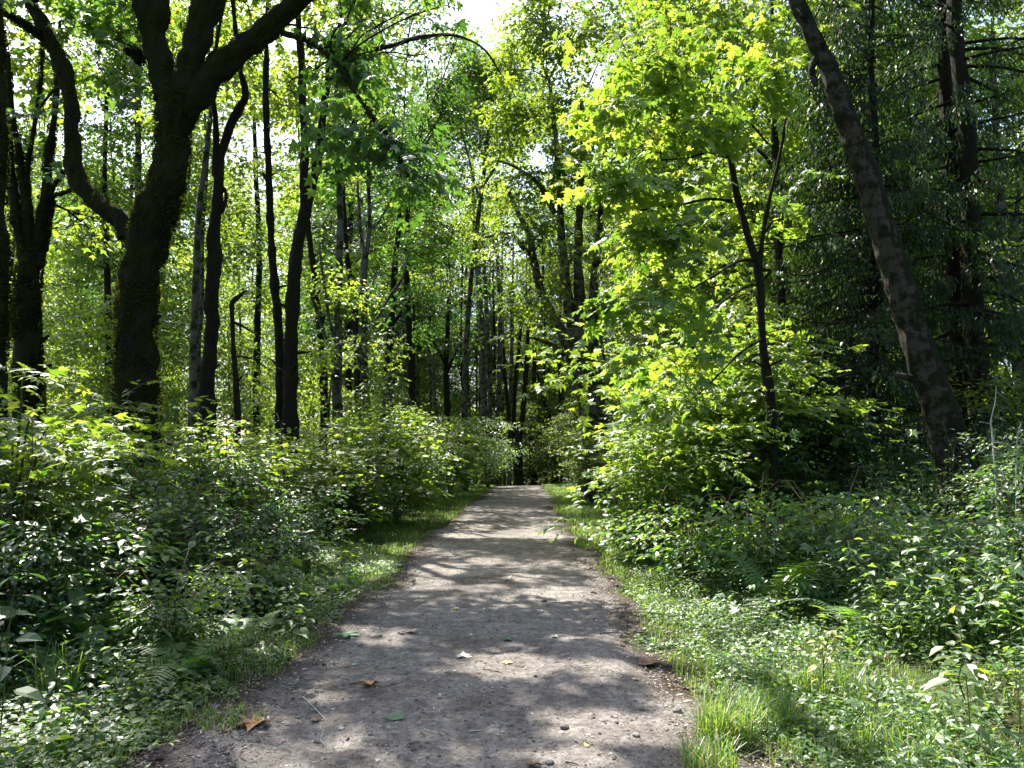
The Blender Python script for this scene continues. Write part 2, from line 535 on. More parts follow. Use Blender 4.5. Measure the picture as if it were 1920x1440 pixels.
def ground_mat(name, kind):
    m, nt, out = new_mat(name)
    tc = N(nt, "ShaderNodeTexCoord")
    bs = N(nt, "ShaderNodeBsdfPrincipled")
    bs.inputs["Specular IOR Level"].default_value = .15
    bs.inputs["Roughness"].default_value = .95

    def nz(scale, detail=6, rough=.6):
        n = N(nt, "ShaderNodeTexNoise"); n.inputs["Scale"].default_value = scale
        n.inputs["Detail"].default_value = detail; n.inputs["Roughness"].default_value = rough
        nt.links.new(tc.outputs["Object"], n.inputs["Vector"])
        return n
    if kind == 'path':
        big = nz(0.9, 5); fine = nz(28, 8, .75); mid = nz(7, 6, .7); grit = nz(120, 3, .7)
        r1 = ramp(nt, [(0.3, (.130, .112, .101)), (.5, (.205, .186, .169)), (.72, (.31, .290, .268))], mid.outputs["Fac"])
        r2 = ramp(nt, [(0.28, (.45, .45, .45)), (.5, (1, 1, 1)), (.78, (1.5, 1.48, 1.44))], fine.outputs["Fac"])
        r3 = ramp(nt, [(0.3, (.62, .60, .58)), (.5, (1, 1, 1)), (.7, (1.3, 1.3, 1.28))], big.outputs["Fac"])
        r4 = ramp(nt, [(0.35, (.6, .6, .6)), (.62, (1.12, 1.12, 1.12)), (.75, (1.9, 1.9, 1.85))], grit.outputs["Fac"])
        c = r1.outputs[0]
        for r in (r2, r3, r4):
            mu = N(nt, "ShaderNodeMixRGB", blend_type='MULTIPLY'); mu.inputs[0].default_value = 1
            nt.links.new(c, mu.inputs[1]); nt.links.new(r.outputs[0], mu.inputs[2]); c = mu.outputs[0]
        # dark humus where the path meets the verge
        at = N(nt, "ShaderNodeAttribute", attribute_name="rnd")
        ad0 = N(nt, "ShaderNodeMath", operation='ADD'); sb = N(nt, "ShaderNodeMath", operation='MULTIPLY_ADD')
        sb.inputs[1].default_value = .9; sb.inputs[2].default_value = -.45
        nt.links.new(mid.outputs["Fac"], sb.inputs[0]); nt.links.new(at.outputs["Fac"], ad0.inputs[0]); nt.links.new(sb.outputs[0], ad0.inputs[1])
        re = ramp(nt, [(0.45, (0, 0, 0)), (.95, (1, 1, 1))], ad0.outputs[0])
        me_ = N(nt, "ShaderNodeMixRGB"); me_.inputs[2].default_value = (.055, .040, .030, 1)
        nt.links.new(re.outputs[0], me_.inputs[0]); nt.links.new(c, me_.inputs[1]); c = me_.outputs[0]
        nt.links.new(c, bs.inputs["Base Color"])
        ad = N(nt, "ShaderNodeMath", operation='ADD')
        nt.links.new(fine.outputs["Fac"], ad.inputs[0]); nt.links.new(grit.outputs["Fac"], ad.inputs[1])
        bp = N(nt, "ShaderNodeBump"); bp.inputs["Strength"].default_value = .8; bp.inputs["Distance"].default_value = .02
        nt.links.new(ad.outputs[0], bp.inputs["Height"]); nt.links.new(bp.outputs[0], bs.inputs["Normal"])
    else:
        big = nz(1.4, 6); fine = nz(40, 6, .7)
        r1 = ramp(nt, [(0.35, (.035, .026, .016)), (.5, (.045, .05, .018)), (.7, (.05, .085, .022))], big.outputs["Fac"])
        r2 = ramp(nt, [(0.3, (.4, .4, .4)), (.7, (1.4, 1.4, 1.4))], fine.outputs["Fac"])
        mu = N(nt, "ShaderNodeMixRGB", blend_type='MULTIPLY'); mu.inputs[0].default_value = 1
        nt.links.new(r1.outputs[0], mu.inputs[1]); nt.links.new(r2.outputs[0], mu.inputs[2])
        nt.links.new(mu.outputs[0], bs.inputs["Base Color"])
        bp = N(nt, "ShaderNodeBump"); bp.inputs["Strength"].default_value = .8; bp.inputs["Distance"].default_value = .03
        nt.links.new(fine.outputs["Fac"], bp.inputs["Height"]); nt.links.new(bp.outputs[0], bs.inputs["Normal"])
    nt.links.new(bs.outputs[0], out.inputs[0])
    return m


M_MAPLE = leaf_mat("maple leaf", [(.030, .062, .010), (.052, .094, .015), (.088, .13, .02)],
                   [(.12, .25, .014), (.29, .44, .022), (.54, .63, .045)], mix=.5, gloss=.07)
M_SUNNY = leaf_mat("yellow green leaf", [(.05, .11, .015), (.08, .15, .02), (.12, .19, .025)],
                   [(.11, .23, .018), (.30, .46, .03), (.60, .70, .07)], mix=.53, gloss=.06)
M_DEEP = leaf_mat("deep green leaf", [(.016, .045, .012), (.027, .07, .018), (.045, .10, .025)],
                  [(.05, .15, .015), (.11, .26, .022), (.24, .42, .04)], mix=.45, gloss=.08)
M_HERB = leaf_mat("herb leaf", [(.028, .075, .022), (.05, .115, .026), (.09, .16, .032)],
                  [(.10, .28, .02), (.26, .46, .028), (.50, .65, .05)], mix=.46, gloss=.08, rough=.46)
M_PALE = leaf_mat("pale shrub leaf", [(.06, .12, .04), (.09, .17, .055), (.14, .22, .075)],
                  [(.2, .42, .06), (.35, .56, .08), (.5, .66, .12)], mix=.42, gloss=.14)
M_GRASS = leaf_mat("grass blade", [(.04, .10, .018), (.07, .145, .022), (.12, .18, .035)],
                   [(.16, .40, .03), (.34, .56, .04), (.55, .66, .09)], mix=.45, gloss=.08, dry=(.35, .28, .13))
M_CEDAR = leaf_mat("cedar spray", [(.007, .018, .006), (.012, .028, .009), (.02, .042, .013)],
                   [(.03, .08, .01), (.07, .15, .018), (.12, .22, .03)], mix=.3, gloss=.03, rough=.42)
M_FERN = leaf_mat("fern frond", [(.04, .10, .018), (.07, .15, .022), (.10, .18, .03)],
                  [(.14, .38, .02), (.26, .50, .03), (.40, .60, .05)], mix=.48, gloss=.08)
M_YELLOW = leaf_mat("yellowing leaf", [(.12, .18, .03), (.22, .25, .04), (.34, .28, .06)],
                    [(.35, .5, .05), (.5, .55, .06), (.6, .5, .08)], mix=.4, gloss=.08)
M_BARK_MOSS = bark_mat("mossy maple bark", (.010, .008, .006), (.034, .026, .018), (.028, .032, .006), .55, None, 5)
M_BARK_DARK = bark_mat("dark bark", (.010, .008, .006), (.036, .028, .02), (.028, .032, .007), .35, None, 7)
M_BARK_GREY = bark_mat("grey bark", (.06, .052, .042), (.15, .135, .11), (.045, .052, .014), .32, (.165, .155, .13), 8)
M_BARK_BROWN = bark_mat("brown mossy bark", (.045, .034, .024), (.13, .10, .07), (.06, .062, .014), .35, (.19, .165, .125), 6)
M_BARK_ALDER = bark_mat("pale patched bark", (.02, .016, .012), (.05, .042, .03), (.022, .026, .007), .3, (.080, .070, .050), 11.0, side_moss=True)
M_TWIG = plain_mat("twig", (.07, .055, .035))
M_MOSS = leaf_mat("moss", [(.010, .013, .002), (.020, .025, .004), (.035, .042, .008)], [(.03, .04, .003), (.07, .085, .007), (.14, .16, .02)], gloss=.01, mix=.4, rough=.7)
M_STEM = plain_mat("green stem", (.08, .12, .035))
M_STEM_RED = plain_mat("brown stem", (.14, .085, .05))
M_LICHEN = plain_mat("lichen twig", (.42, .43, .36))
M_PATH = ground_mat("packed dirt", 'path')
M_GROUND = ground_mat("forest floor", 'ground')
M_CHIP = plain_mat("litter chips", (.2, .16, .12), .85, [(0, (.045, .032, .025)), (.45, (.12, .09, .07)), (.75, (.26, .22, .18)), (1, (.5, .47, .42))])
M_PEBBLE = plain_mat("pebbles", (.2, .18, .16), .8, [(0, (.05, .045, .04)), (.5, (.14, .13, .12)), (1, (.36, .34, .31))])

# ------------------------------------------------------------------ ground and path
def ground_cut(x, y):
    return ground_z(x, y) - 0.06 * (1 - sstep(-0.42, -0.12, side(x, y)))


def build_ground():
    ys = np.concatenate([np.linspace(-60, -4, 20), np.arange(-3.5, 14, .16), np.arange(14, 50, .4), np.arange(50, 130, 2.0), np.linspace(132, 700, 14)])
    xs = np.concatenate([-np.geomspace(500, 9, 22), np.arange(-8.6, 8.6, .16), np.geomspace(9, 500, 22)])
    X, Y = np.meshgrid(xs, ys)
    Z = ground_cut(X, Y)
    v = np.stack([X.ravel(), Y.ravel(), Z.ravel()], 1)
    nx = len(xs); ny = len(ys)
    i = np.arange(ny - 1)[:, None] * nx + np.arange(nx - 1)[None, :]
    q = np.stack([i, i + 1, i + nx + 1, i + nx], -1).reshape(-1, 4)
    me = make_mesh("ground", v, None, q, None, True, M_GROUND)
    tag(link("ground", me), kind="structure")


def path_z(x, y):
    s = side(x, y)
    b = ground_z(x, y)
    b = b + 0.042 * (noise2(x * 1.7, y * 1.2, 11) - .5) + 0.022 * (noise2(x * 5, y * 5, 12) - .5) + 0.008 * (noise2(x * 17, y * 17, 13) - .5)
    return b + 0.012 - 0.07 * sstep(0.0, 0.30, s + 0.25 * (noise2(x * 2.1, y * 2.1, 15) - .5))


def build_path():
    ys = np.concatenate([np.arange(-6, 2, .25), np.arange(2, 12, .045), np.arange(12, 24, .12), np.arange(24, 62, .4)])
    t = np.linspace(-1, 1, 97)
    Y = np.repeat(ys[:, None], len(t), 1)
    X = path_cx(Y) + t[None, :] * (path_hw(Y) + 0.75)
    Z = path_z(X, Y)
    s = side(X, Y)
    v = np.stack([X.ravel(), Y.ravel(), Z.ravel()], 1)
    nx = len(t); ny = len(ys)
    i = np.arange(ny - 1)[:, None] * nx + np.arange(nx - 1)[None, :]
    q = np.stack([i, i + 1, i + nx + 1, i + nx], -1).reshape(-1, 4)
    me = make_mesh("path", v, None, q, {"rnd": sstep(-.55, .1, s).ravel()}, True, M_PATH)
    tag(link("path", me), kind="structure")


build_ground()
build_path()

# loose litter and pebbles pressed into the dirt
def build_litter():
    g = rng(21)
    n = 42000
    y = 2.3 + 12 * g.random(n) ** 1.7
    e = g.random(n)
    t = np.where(e < .45, g.uniform(-1, 1, n), np.sign(g.uniform(-1, 1, n)) * (1.12 - .35 * g.random(n) ** 1.3))
    x = path_cx(y) + t * path_hw(y)
    e2 = g.random(n) < .3
    x = np.where(e2, path_cx(y) + np.where(x > path_cx(y), 1, -1) * (path_hw(y) + g.uniform(-.35, .45, n)), x)
    z = np.maximum(path_z(x, y), ground_cut(x, y)) + 0.004
    geo = Geo()
    pos = np.stack([x, y, z], 1)
    a = g.uniform(0, 2 * math.pi, n)
    ax = np.stack([np.cos(a), np.sin(a), g.normal(0, .15, n)], 1)
    nn = np.stack([g.normal(0, .35, n), g.normal(0, .35, n), np.ones(n)], 1)
    sz = g.uniform(.006, .022, n) * np.where(g.random(n) < .06, 1.9, 1)
    k = g.random(n) < .5
    rn = np.clip(g.normal(.42, .27, n), 0, 1)
    leaves(geo, pos[k], ax[k], nn[k], sz[k], T_QUAD, rn[k])
    leaves(geo, pos[~k], ax[~k], nn[~k], sz[~k] * 1.7, T_NARROW, rn[~k])
    # broken brown leaves drifted against the verges
    n = 420
    y = 2.6 + 10 * g.random(n) ** 1.4
    x = path_cx(y) + np.sign(g.uniform(-1, 1, n)) * (path_hw(y) + g.normal(.02, .2, n))
    z = np.maximum(path_z(x, y), ground_cut(x, y)) + .012
    a = g.uniform(0, 2 * math.pi, n)
    leaves(geo, np.stack([x, y, z], 1), np.stack([np.cos(a), np.sin(a), g.normal(.1, .25, n)], 1), np.stack([g.normal(0, .4, n), g.normal(0, .4, n), np.ones(n)], 1),
           g.uniform(.02, .065, n), T_MAPLE, np.clip(g.normal(.42, .15, n), 0, 1), g.uniform(1, 5, n))
    tag(link("leaf_litter", geo.mesh("leaf_litter", M_CHIP)), "small dry leaf and bark scraps strewn over the dirt path", "leaf litter", kind="stuff")
    geo = Geo()
    n = 5200
    y = 2.3 + 13 * g.random(n) ** 1.6
    t = np.where(g.random(n) < .55, g.uniform(-1, 1, n), np.sign(g.uniform(-1, 1, n)) * (1.1 - .3 * g.random(n)))
    x = path_cx(y) + t * path_hw(y)
    z = path_z(x, y)
    ico = np.array([(0, 0, 1), (.89, 0, .45), (.28, .85, .45), (-.72, .53, .45), (-.72, -.53, .45), (.28, -.85, .45),
                    (.72, .53, -.45), (-.28, .85, -.45), (-.89, 0, -.45), (-.28, -.85, -.45), (.72, -.53, -.45), (0, 0, -1)])
    it = np.array([(0, 1, 2), (0, 2, 3), (0, 3, 4), (0, 4, 5), (0, 5, 1), (1, 6, 2), (2, 7, 3), (3, 8, 4), (4, 9, 5), (5, 10, 1),
                   (2, 6, 7), (3, 7, 8), (4, 8, 9), (5, 9, 10), (1, 10, 6), (11, 7, 6), (11, 8, 7), (11, 9, 8), (11, 10, 9), (11, 6, 10)])
    sz = .0035 + .009 * g.random(n) ** 3.0
    V = ico[None] * (1 + .35 * (g.random((n, 12, 1)) - .5)) * sz[:, None, None] * np.stack([g.uniform(.8, 1.5, n), g.uniform(.8, 1.5, n), g.uniform(.5, .9, n)], 1)[:, None, :]
    V = V + np.stack([x, y, z + sz * .25], 1)[:, None, :]
    F = (it[None] + (np.arange(n) * 12)[:, None, None]).reshape(-1, 3)
    geo.add(V.reshape(-1, 3), F, None, np.repeat(g.random(n), 12))
    tag(link("gravel", geo.mesh("gravel", M_PEBBLE)), "fine gravel pressed into the dirt path", "gravel", kind="stuff")


build_litter()

# ------------------------------------------------------------------ grass
def build_grass():
    g = rng(33)
    geo = Geo()

    def blades(x, y, h, w, lean=.85):
        n = len(x)
        z = ground_z(x, y) - 0.01
        a = g.uniform(0, 2 * math.pi, n)
        d = np.stack([np.cos(a), np.sin(a), np.zeros(n)], 1)
        sd_ = np.stack([-np.sin(a), np.cos(a), np.zeros(n)], 1)
        l = g.uniform(.1, 1.0, n) * lean
        base = np.stack([x, y, z], 1)
        up = np.array([0, 0, 1.0])
        p1 = base + up * (h * .5)[:, None] + d * (h * l * .22)[:, None]
        p2 = base + up * (h * .85 * (1 - .25 * l))[:, None] + d * (h * l * .65)[:, None]
        p3 = base + up * (h * (1 - .5 * l))[:, None] + d * (h * l * 1.15)[:, None]
        w = np.broadcast_to(w, (n,))[:, None]
        V = np.stack([base - sd_ * w, base + sd_ * w, p1 - sd_ * w * .9, p1 + sd_ * w * .9, p2 - sd_ * w * .6, p2 + sd_ * w * .6, p3], 1)
        T = np.array([(0, 1, 3), (0, 3, 2), (2, 3, 5), (2, 5, 4), (4, 5, 6)])
        F = (T[None] + (np.arange(n) * 7)[:, None, None]).reshape(-1, 3)
        rn = np.where(g.random(n) < .10, 1.0, np.clip(g.normal(.45, .22, n), 0, .9))
        geo.add(V.reshape(-1, 3), F, None, np.repeat(rn, 7))

    def band(n, y0, y1, s0, s1, sgn, h0, h1, w, pw=1.6, th=.4):
        y = y0 + (y1 - y0) * g.random(n) ** pw
        s = s0 + (s1 - s0) * g.random(n) ** 1.15
        x = path_cx(y) + sgn * (path_hw(y) + s)
        sa = side(x, y)
        k = (noise2(x * 1.6, y * 1.6, 40) + .4 * (noise2(x * 6, y * 6, 41) - .5) > th) | (g.random(n) < .12)
        k &= (sa > -.02 + .35 * g.random(n) ** 2) | ((sa > -.16) & (g.random(n) < .05))
        x = x[k]; y = y[k]
        h = g.uniform(h0, h1, len(x)) * (.6 + .8 * noise2(x * 1.1, y * 1.1, 44))
        blades(x, y, h, w * (1 + .03 * y))
    band(26000, 2.6, 12, -.08, 2.4, 1, .04, .13, .0020)
    band(14000, 2.6, 12, -.05, 1.6, -1, .04, .12, .0020, th=.46)
    band(42000, 10, 47, -.12, 2.6, 1, .07, .19, .0032, 1.2, th=.2)
    band(34000, 10, 47, -.10, 2.4, -1, .05, .15, .0030, 1.2, th=.34)
    # dense lush tufts
    for (px, py, D, n, r, h) in [(1360, 1330, 4.3, 420, .16, .30), (1440, 1290, 4.5, 300, .14, .26), (1330, 1400, 3.9, 240, .14, .2),
                                 (110, 1210, 4.9, 90, .12, .42), (1560, 1200, 4.9, 260, .22, .34), (1700, 1330, 4.0, 260, .25, .26),
                                 (1480, 1190, 5.1, 200, .2, .28), (1270, 1080, 9.6, 300, .35, .2), (430, 1330, 4.5, 160, .2, .12)]:
        c = P(px, py, D)
        a = g.uniform(0, 2 * math.pi, n); rr = r * np.sqrt(g.random(n))
        x = c[0] + rr * np.cos(a); y = c[1] + rr * np.sin(a)
        blades(x, y, h * g.uniform(.5, 1.15, n), .0028, .9)
    tag(link("grass", geo.mesh("grass", M_GRASS)), "short green grass along both edges of the dirt path", "grass", kind="stuff")


build_grass()

# ------------------------------------------------------------------ undergrowth (uncountable herbs)
def herb_field(name, label, n, xy, hfun, lsize, g, T=T_OVATE, mat=M_HERB, nl=14, stem_mat=None, dens_by_h=True, lean=.35, tone=0.0):
    """many stems with paired leaves; the leaf count follows the height"""
    x, y = xy
    h = hfun(x, y)
    ok = (h > .04) & ((noise2(x * 1.5, y * 1.5, 53) > .34) | (h < .3))
    x = x[ok]; y = y[ok]; h = h[ok] * g.uniform(.55, 1.12, ok.sum())
    n = len(x)
    z = ground_z(x, y)
    a = g.uniform(0, 2 * math.pi, n)
    ln = g.uniform(.1, 1, n) * lean
    d = np.stack([np.cos(a) * ln, np.sin(a) * ln, np.ones(n)], 1)
    t = (np.arange(nl)[None] + g.random((n, nl))) / nl
    t = .22 + .78 * t
    pos = np.stack([x, y, z], 1)[:, None, :] + d[:, None, :] * (h[:, None] * t)[:, :, None]
    pos[:, :, :2] += d[:, None, :2] * (h[:, None] * t * t * .5)[:, :, None]
    phi = np.cumsum(np.full((n, nl), 2.4) + g.normal(0, .4, (n, nl)), 1) + a[:, None]
    out = np.stack([np.cos(phi), np.sin(phi), np.zeros_like(phi)], -1)
    reach = (.12 + .55 * g.random((n, nl))) * np.minimum(.24, .05 + h[:, None] * .28)
    pos = pos + out * reach[:, :, None]
    ax = out.copy(); ax[:, :, 2] = g.normal(-.15, .3, (n, nl))
    nn = np.stack([g.normal(0, .35, (n, nl)), g.normal(0, .35, (n, nl)), np.ones((n, nl))], -1) + out * .25
    sz = np.asarray(lsize)[:, None] if np.ndim(lsize) else lsize
    if np.ndim(lsize): sz = sz[ok]
    sz = sz * (.45 + 1.15 * g.random((n, 1)) ** 1.6) * g.uniform(.6, 1.2, (n, nl)) * np.minimum(1.0, .45 + h[:, None] * .9)
    rn = np.clip(g.normal(.45 + tone, .16, (n, 1)) + g.normal(0, .12, (n, nl)), 0, 1)
    geo = Geo()
    leaves(geo, pos.reshape(-1, 3), ax.reshape(-1, 3), nn.reshape(-1, 3), np.broadcast_to(sz, (n, nl)).ravel(), T, rn.ravel(), g.uniform(.2, 1.8, n * nl))
    # thin stems: 3-sided
    b = np.stack([x, y, z], 1)
    tip = b + d * h[:, None]; tip[:, :2] += d[:, :2] * (h * .5)[:, None]
    mid = b + d * (h * .5)[:, None]; mid[:, :2] += d[:, :2] * (h * .125)[:, None]
    w = (.0018 + .0022 * h)[:, None]
    tri = np.array([(1, 0, 0), (-.5, .87, 0), (-.5, -.87, 0)])
    V = np.concatenate([b[:, None] + tri[None] * w[:, None], mid[:, None] + tri[None] * w[:, None] * .8, tip[:, None] + tri[None] * w[:, None] * .3], 1)
    Tt = []
    for lv in (0, 3):
        for k in range(3):
            k2 = (k + 1) % 3
            Tt += [(lv + k, lv + k2, lv + 3 + k2), (lv + k, lv + 3 + k2, lv + 3 + k)]
    Tt = np.array(Tt)
    geo.add(V.reshape(-1, 3), (Tt[None] + (np.arange(n) * 9)[:, None, None]).reshape(-1, 3), None, .25)
    o = link(name, geo.mesh(name, mat))
    tag(o, label, "undergrowth", kind="stuff")
    return o


def pts_band(g, n, y0, y1, s0, s1, sgn, pw=1.3, ps=1.0):
    y = y0 + (y1 - y0) * g.random(n) ** pw
    s = s0 + (s1 - s0) * g.random(n) ** ps
    x = path_cx(y) + sgn * (path_hw(y) + s)
    return x, y


def h_left(x, y):
    s = side(x, y)
    base = np.interp(s, [-.1, .25, .8, 1.3, 2.0, 3.2, 6], [.02, .09, .24, .46, .82, 1.2, 1.45])
    # the verge stays open between ten and forty metres
    verge = np.interp(s, [0, .8, 1.6, 2.6, 4], [.03, .08, .2, .7, 1.3])
    k = sstep(8.5, 12, y)
    return (base * (1 - k) + verge * k) * (.62 + .75 * noise2(x * .9, y * .9, 51))


def h_right(x, y):
    s = side(x, y)
    base = np.interp(s, [-.1, .3, 1.0, 1.8, 3.0, 5.0, 7], [.02, .10, .27, .50, .74, .90, 1.0])
    verge = np.interp(s, [0, .9, 1.6, 2.6, 4], [.03, .07, .2, .7, 1.1])
    k = sstep(9, 13, y)
    return (base * (1 - k) + verge * k) * (.6 + .8 * noise2(x * .9, y * .9, 52))


g_ = rng(60)
herb_field("undergrowth", "dense leafy herbs and brambles crowding the left bank beside the path", 0,
           pts_band(g_, 7600, 2.0, 13, .05, 8, -1, 1.25, .9), h_left, .085, g_, nl=13)
herb_field("undergrowth", "tangled green herbs filling the right bank below the leaning tree", 0,
           pts_band(g_, 8200, 2.0, 14, .05, 8, 1, 1.25, .9), h_right, .068, g_, nl=12, tone=.06)
herb_field("undergrowth", "taller leafy herbs under the trees farther along the left side", 0,
           pts_band(g_, 5000, 12, 46, 1.4, 14, -1, 1.0, 1), h_left, .12, g_, T=T_ROUND, nl=10)
herb_field("undergrowth", "taller leafy herbs under the trees farther along the right side", 0,
           pts_band(g_, 5000, 12, 46, 1.4, 14, 1, 1.0, 1), h_right, .12, g_, T=T_ROUND, nl=10)


g2 = rng(61)
xa, ya = pts_band(g2, 900, 2.6, 12, .5, 7, -1, 1.2, .9)
herb_field("undergrowth", "broad heart leaved weeds rising out of the left bank", 0, (xa, ya), lambda x, y: h_left(x, y) * 1.25, .15, g2, T=T_ROUND, nl=8, tone=.05)
xa, ya = pts_band(g2, 1000, 2.6, 12, .5, 7, 1, 1.2, .9)
herb_field("undergrowth", "broad leaved weeds rising out of the right bank", 0, (xa, ya), lambda x, y: h_right(x, y) * 1.3, .095, g2, T=T_MAPLE, nl=8, tone=.12)
xa, ya = pts_band(g2, 2200, 2.4, 13, .2, 7, 1, 1.2, 1.0)
herb_field("undergrowth", "fine leaved pale weeds among the herbs of the right bank", 0, (xa, ya), lambda x, y: h_right(x, y) * 1.35, .07, g2, T=T_NARROW, nl=20, tone=.2, mat=M_PALE)


def dead_stems():
    g = rng(66)
    G = Geo()
    for i in range(170):
        sg = g.choice([-1, 1]); y = g.uniform(3.2, 11); sd_ = g.uniform(.6, 6)
        x = float(path_cx(y)) + sg * (float(path_hw(y)) + sd_)
        z = float(ground_z(x, y))
        h = g.uniform(.5, 1.0) * (float((h_left if sg < 0 else h_right)(np.array([x]), np.array([y]))[0]) + .25)
        d = np.array([g.normal(0, .35), g.normal(0, .35), 1.0])
        p = [np.array([x, y, z - .02]), np.array([x, y, z]) + d * h * .5 + g.normal(0, .03, 3), np.array([x, y, z]) + d * h + g.normal(0, .04, 3)]
        tube(G, p, [.004, .003, .0015], 4, .15)
        for _ in range(3):
            t = g.uniform(.4, .9); b = p[0] * (1 - t) + p[2] * t
            e = b + np.array([g.normal(0, .12), g.normal(0, .12), g.uniform(0, .15)])
            tube(G, [b, (b + e) / 2 + [0, 0, .01], e], [.002, .0015, .001], 3, .1)
    tag(link("undergrowth", G.mesh("dead_stems", M_STEM_RED)), "bare brown dead stems poking through the herbs of both banks", "dead stems", kind="stuff")


dead_stems()


def build_ground_cover():
    g = rng(71)
    geo = Geo()
    for sgn, n, smax in ((-1, 30000, 2.6), (1, 26000, 3.0)):
        y = 2.2 + 9.5 * g.random(n) ** 1.35
        s = -.2 + smax * g.random(n) ** 1.2
        x = path_cx(y) + sgn * (path_hw(y) + s)
        k = (noise2(x * 2.2, y * 2.2, 81) > .36 - .1 * np.minimum(s, 1)) & (side(x, y) > .22 * (noise2(x * 3.0, y * 3.0, 82) - .5) + .1 * g.random(len(x)))
        x = x[k]; y = y[k]; s = s[k]
        m = len(x)
        z = ground_z(x, y) + g.uniform(.01, .10, m) * np.clip(.35 + s, .3, 1.3)
        a = g.uniform(0, 2 * math.pi, m)
        ax = np.stack([np.cos(a), np.sin(a), g.normal(0, .22, m)], 1)
        nn = np.stack([g.normal(0, .3, m), g.normal(0, .3, m), np.ones(m)], 1)
        leaves(geo, np.stack([x, y, z], 1), ax, nn, g.uniform(.018, .05, m), T_ROUND, np.clip(g.normal(.42, .2, m), 0, 1), g.uniform(.3, 2, m))
    tag(link("ground_cover", geo.mesh("ground_cover", M_HERB)), "low round leaved creeping plants spreading along the path edges", "ground cover", kind="stuff")


build_ground_cover()

# ------------------------------------------------------------------ trees
def to_world(poly, D, dy=None):
    """pixel polyline (px, py, half width px[, D]) to points and radii"""
    pts = []; rad = []
    for q in poly:
        d = q[3] if len(q) > 3 else D
        pts.append(P(q[0], q[1], d)); rad.append(max(.006, q[2] * d / FPX))
    return np.array(pts), np.array(rad)


def branchlets(geo, anchor_pts, anchor_rad, centers, g, r0=.03, sub=7, spread=None):
    """limbs from the trunk to each leaf mass, and thin boughs inside it"""
    for c, rr in centers:
        c = np.asarray(c)
        d = np.linalg.norm(anchor_pts - c, axis=1) + np.where(anchor_pts[:, 2] > c[2] + .3, 2.5, 0)
        k = int(np.argmin(d))
        a = anchor_pts[k]
        L = np.linalg.norm(c - a)
        r = min(anchor_rad[k] * .55, r0 + .012 * L)
        mid = a * .5 + c * .5 + np.array([g.normal(0, .08 * L), g.normal(0, .08 * L), .10 * L])
        q1 = a * .78 + mid * .22 + g.normal(0, .03 * L, 3)
        bq = [a, q1, mid, c * .8 + mid * .2 + g.normal(0, .05 * L, 3), c]
        tube(geo, bq, [r, r * .8, r * .62, r * .45, r * .3], 6, .35, .15, 3, 5)
        bp, _ = resample(bq, [1] * 5, .12)
        for _ in range(sub):
            t = g.uniform(.45, 1)
            s = bp[min(len(bp) - 1, int(t * len(bp)))]
            e = c + unit(g.normal(size=3)) * np.asarray(rr) * g.uniform(.5, .95)
            m2 = (s + e) / 2 + g.normal(0, .08 * np.linalg.norm(e - s), 3) + np.array([0, 0, .08])
            tube(geo, [s, m2, e], [r * .42, r * .26, .004], 4, .4)


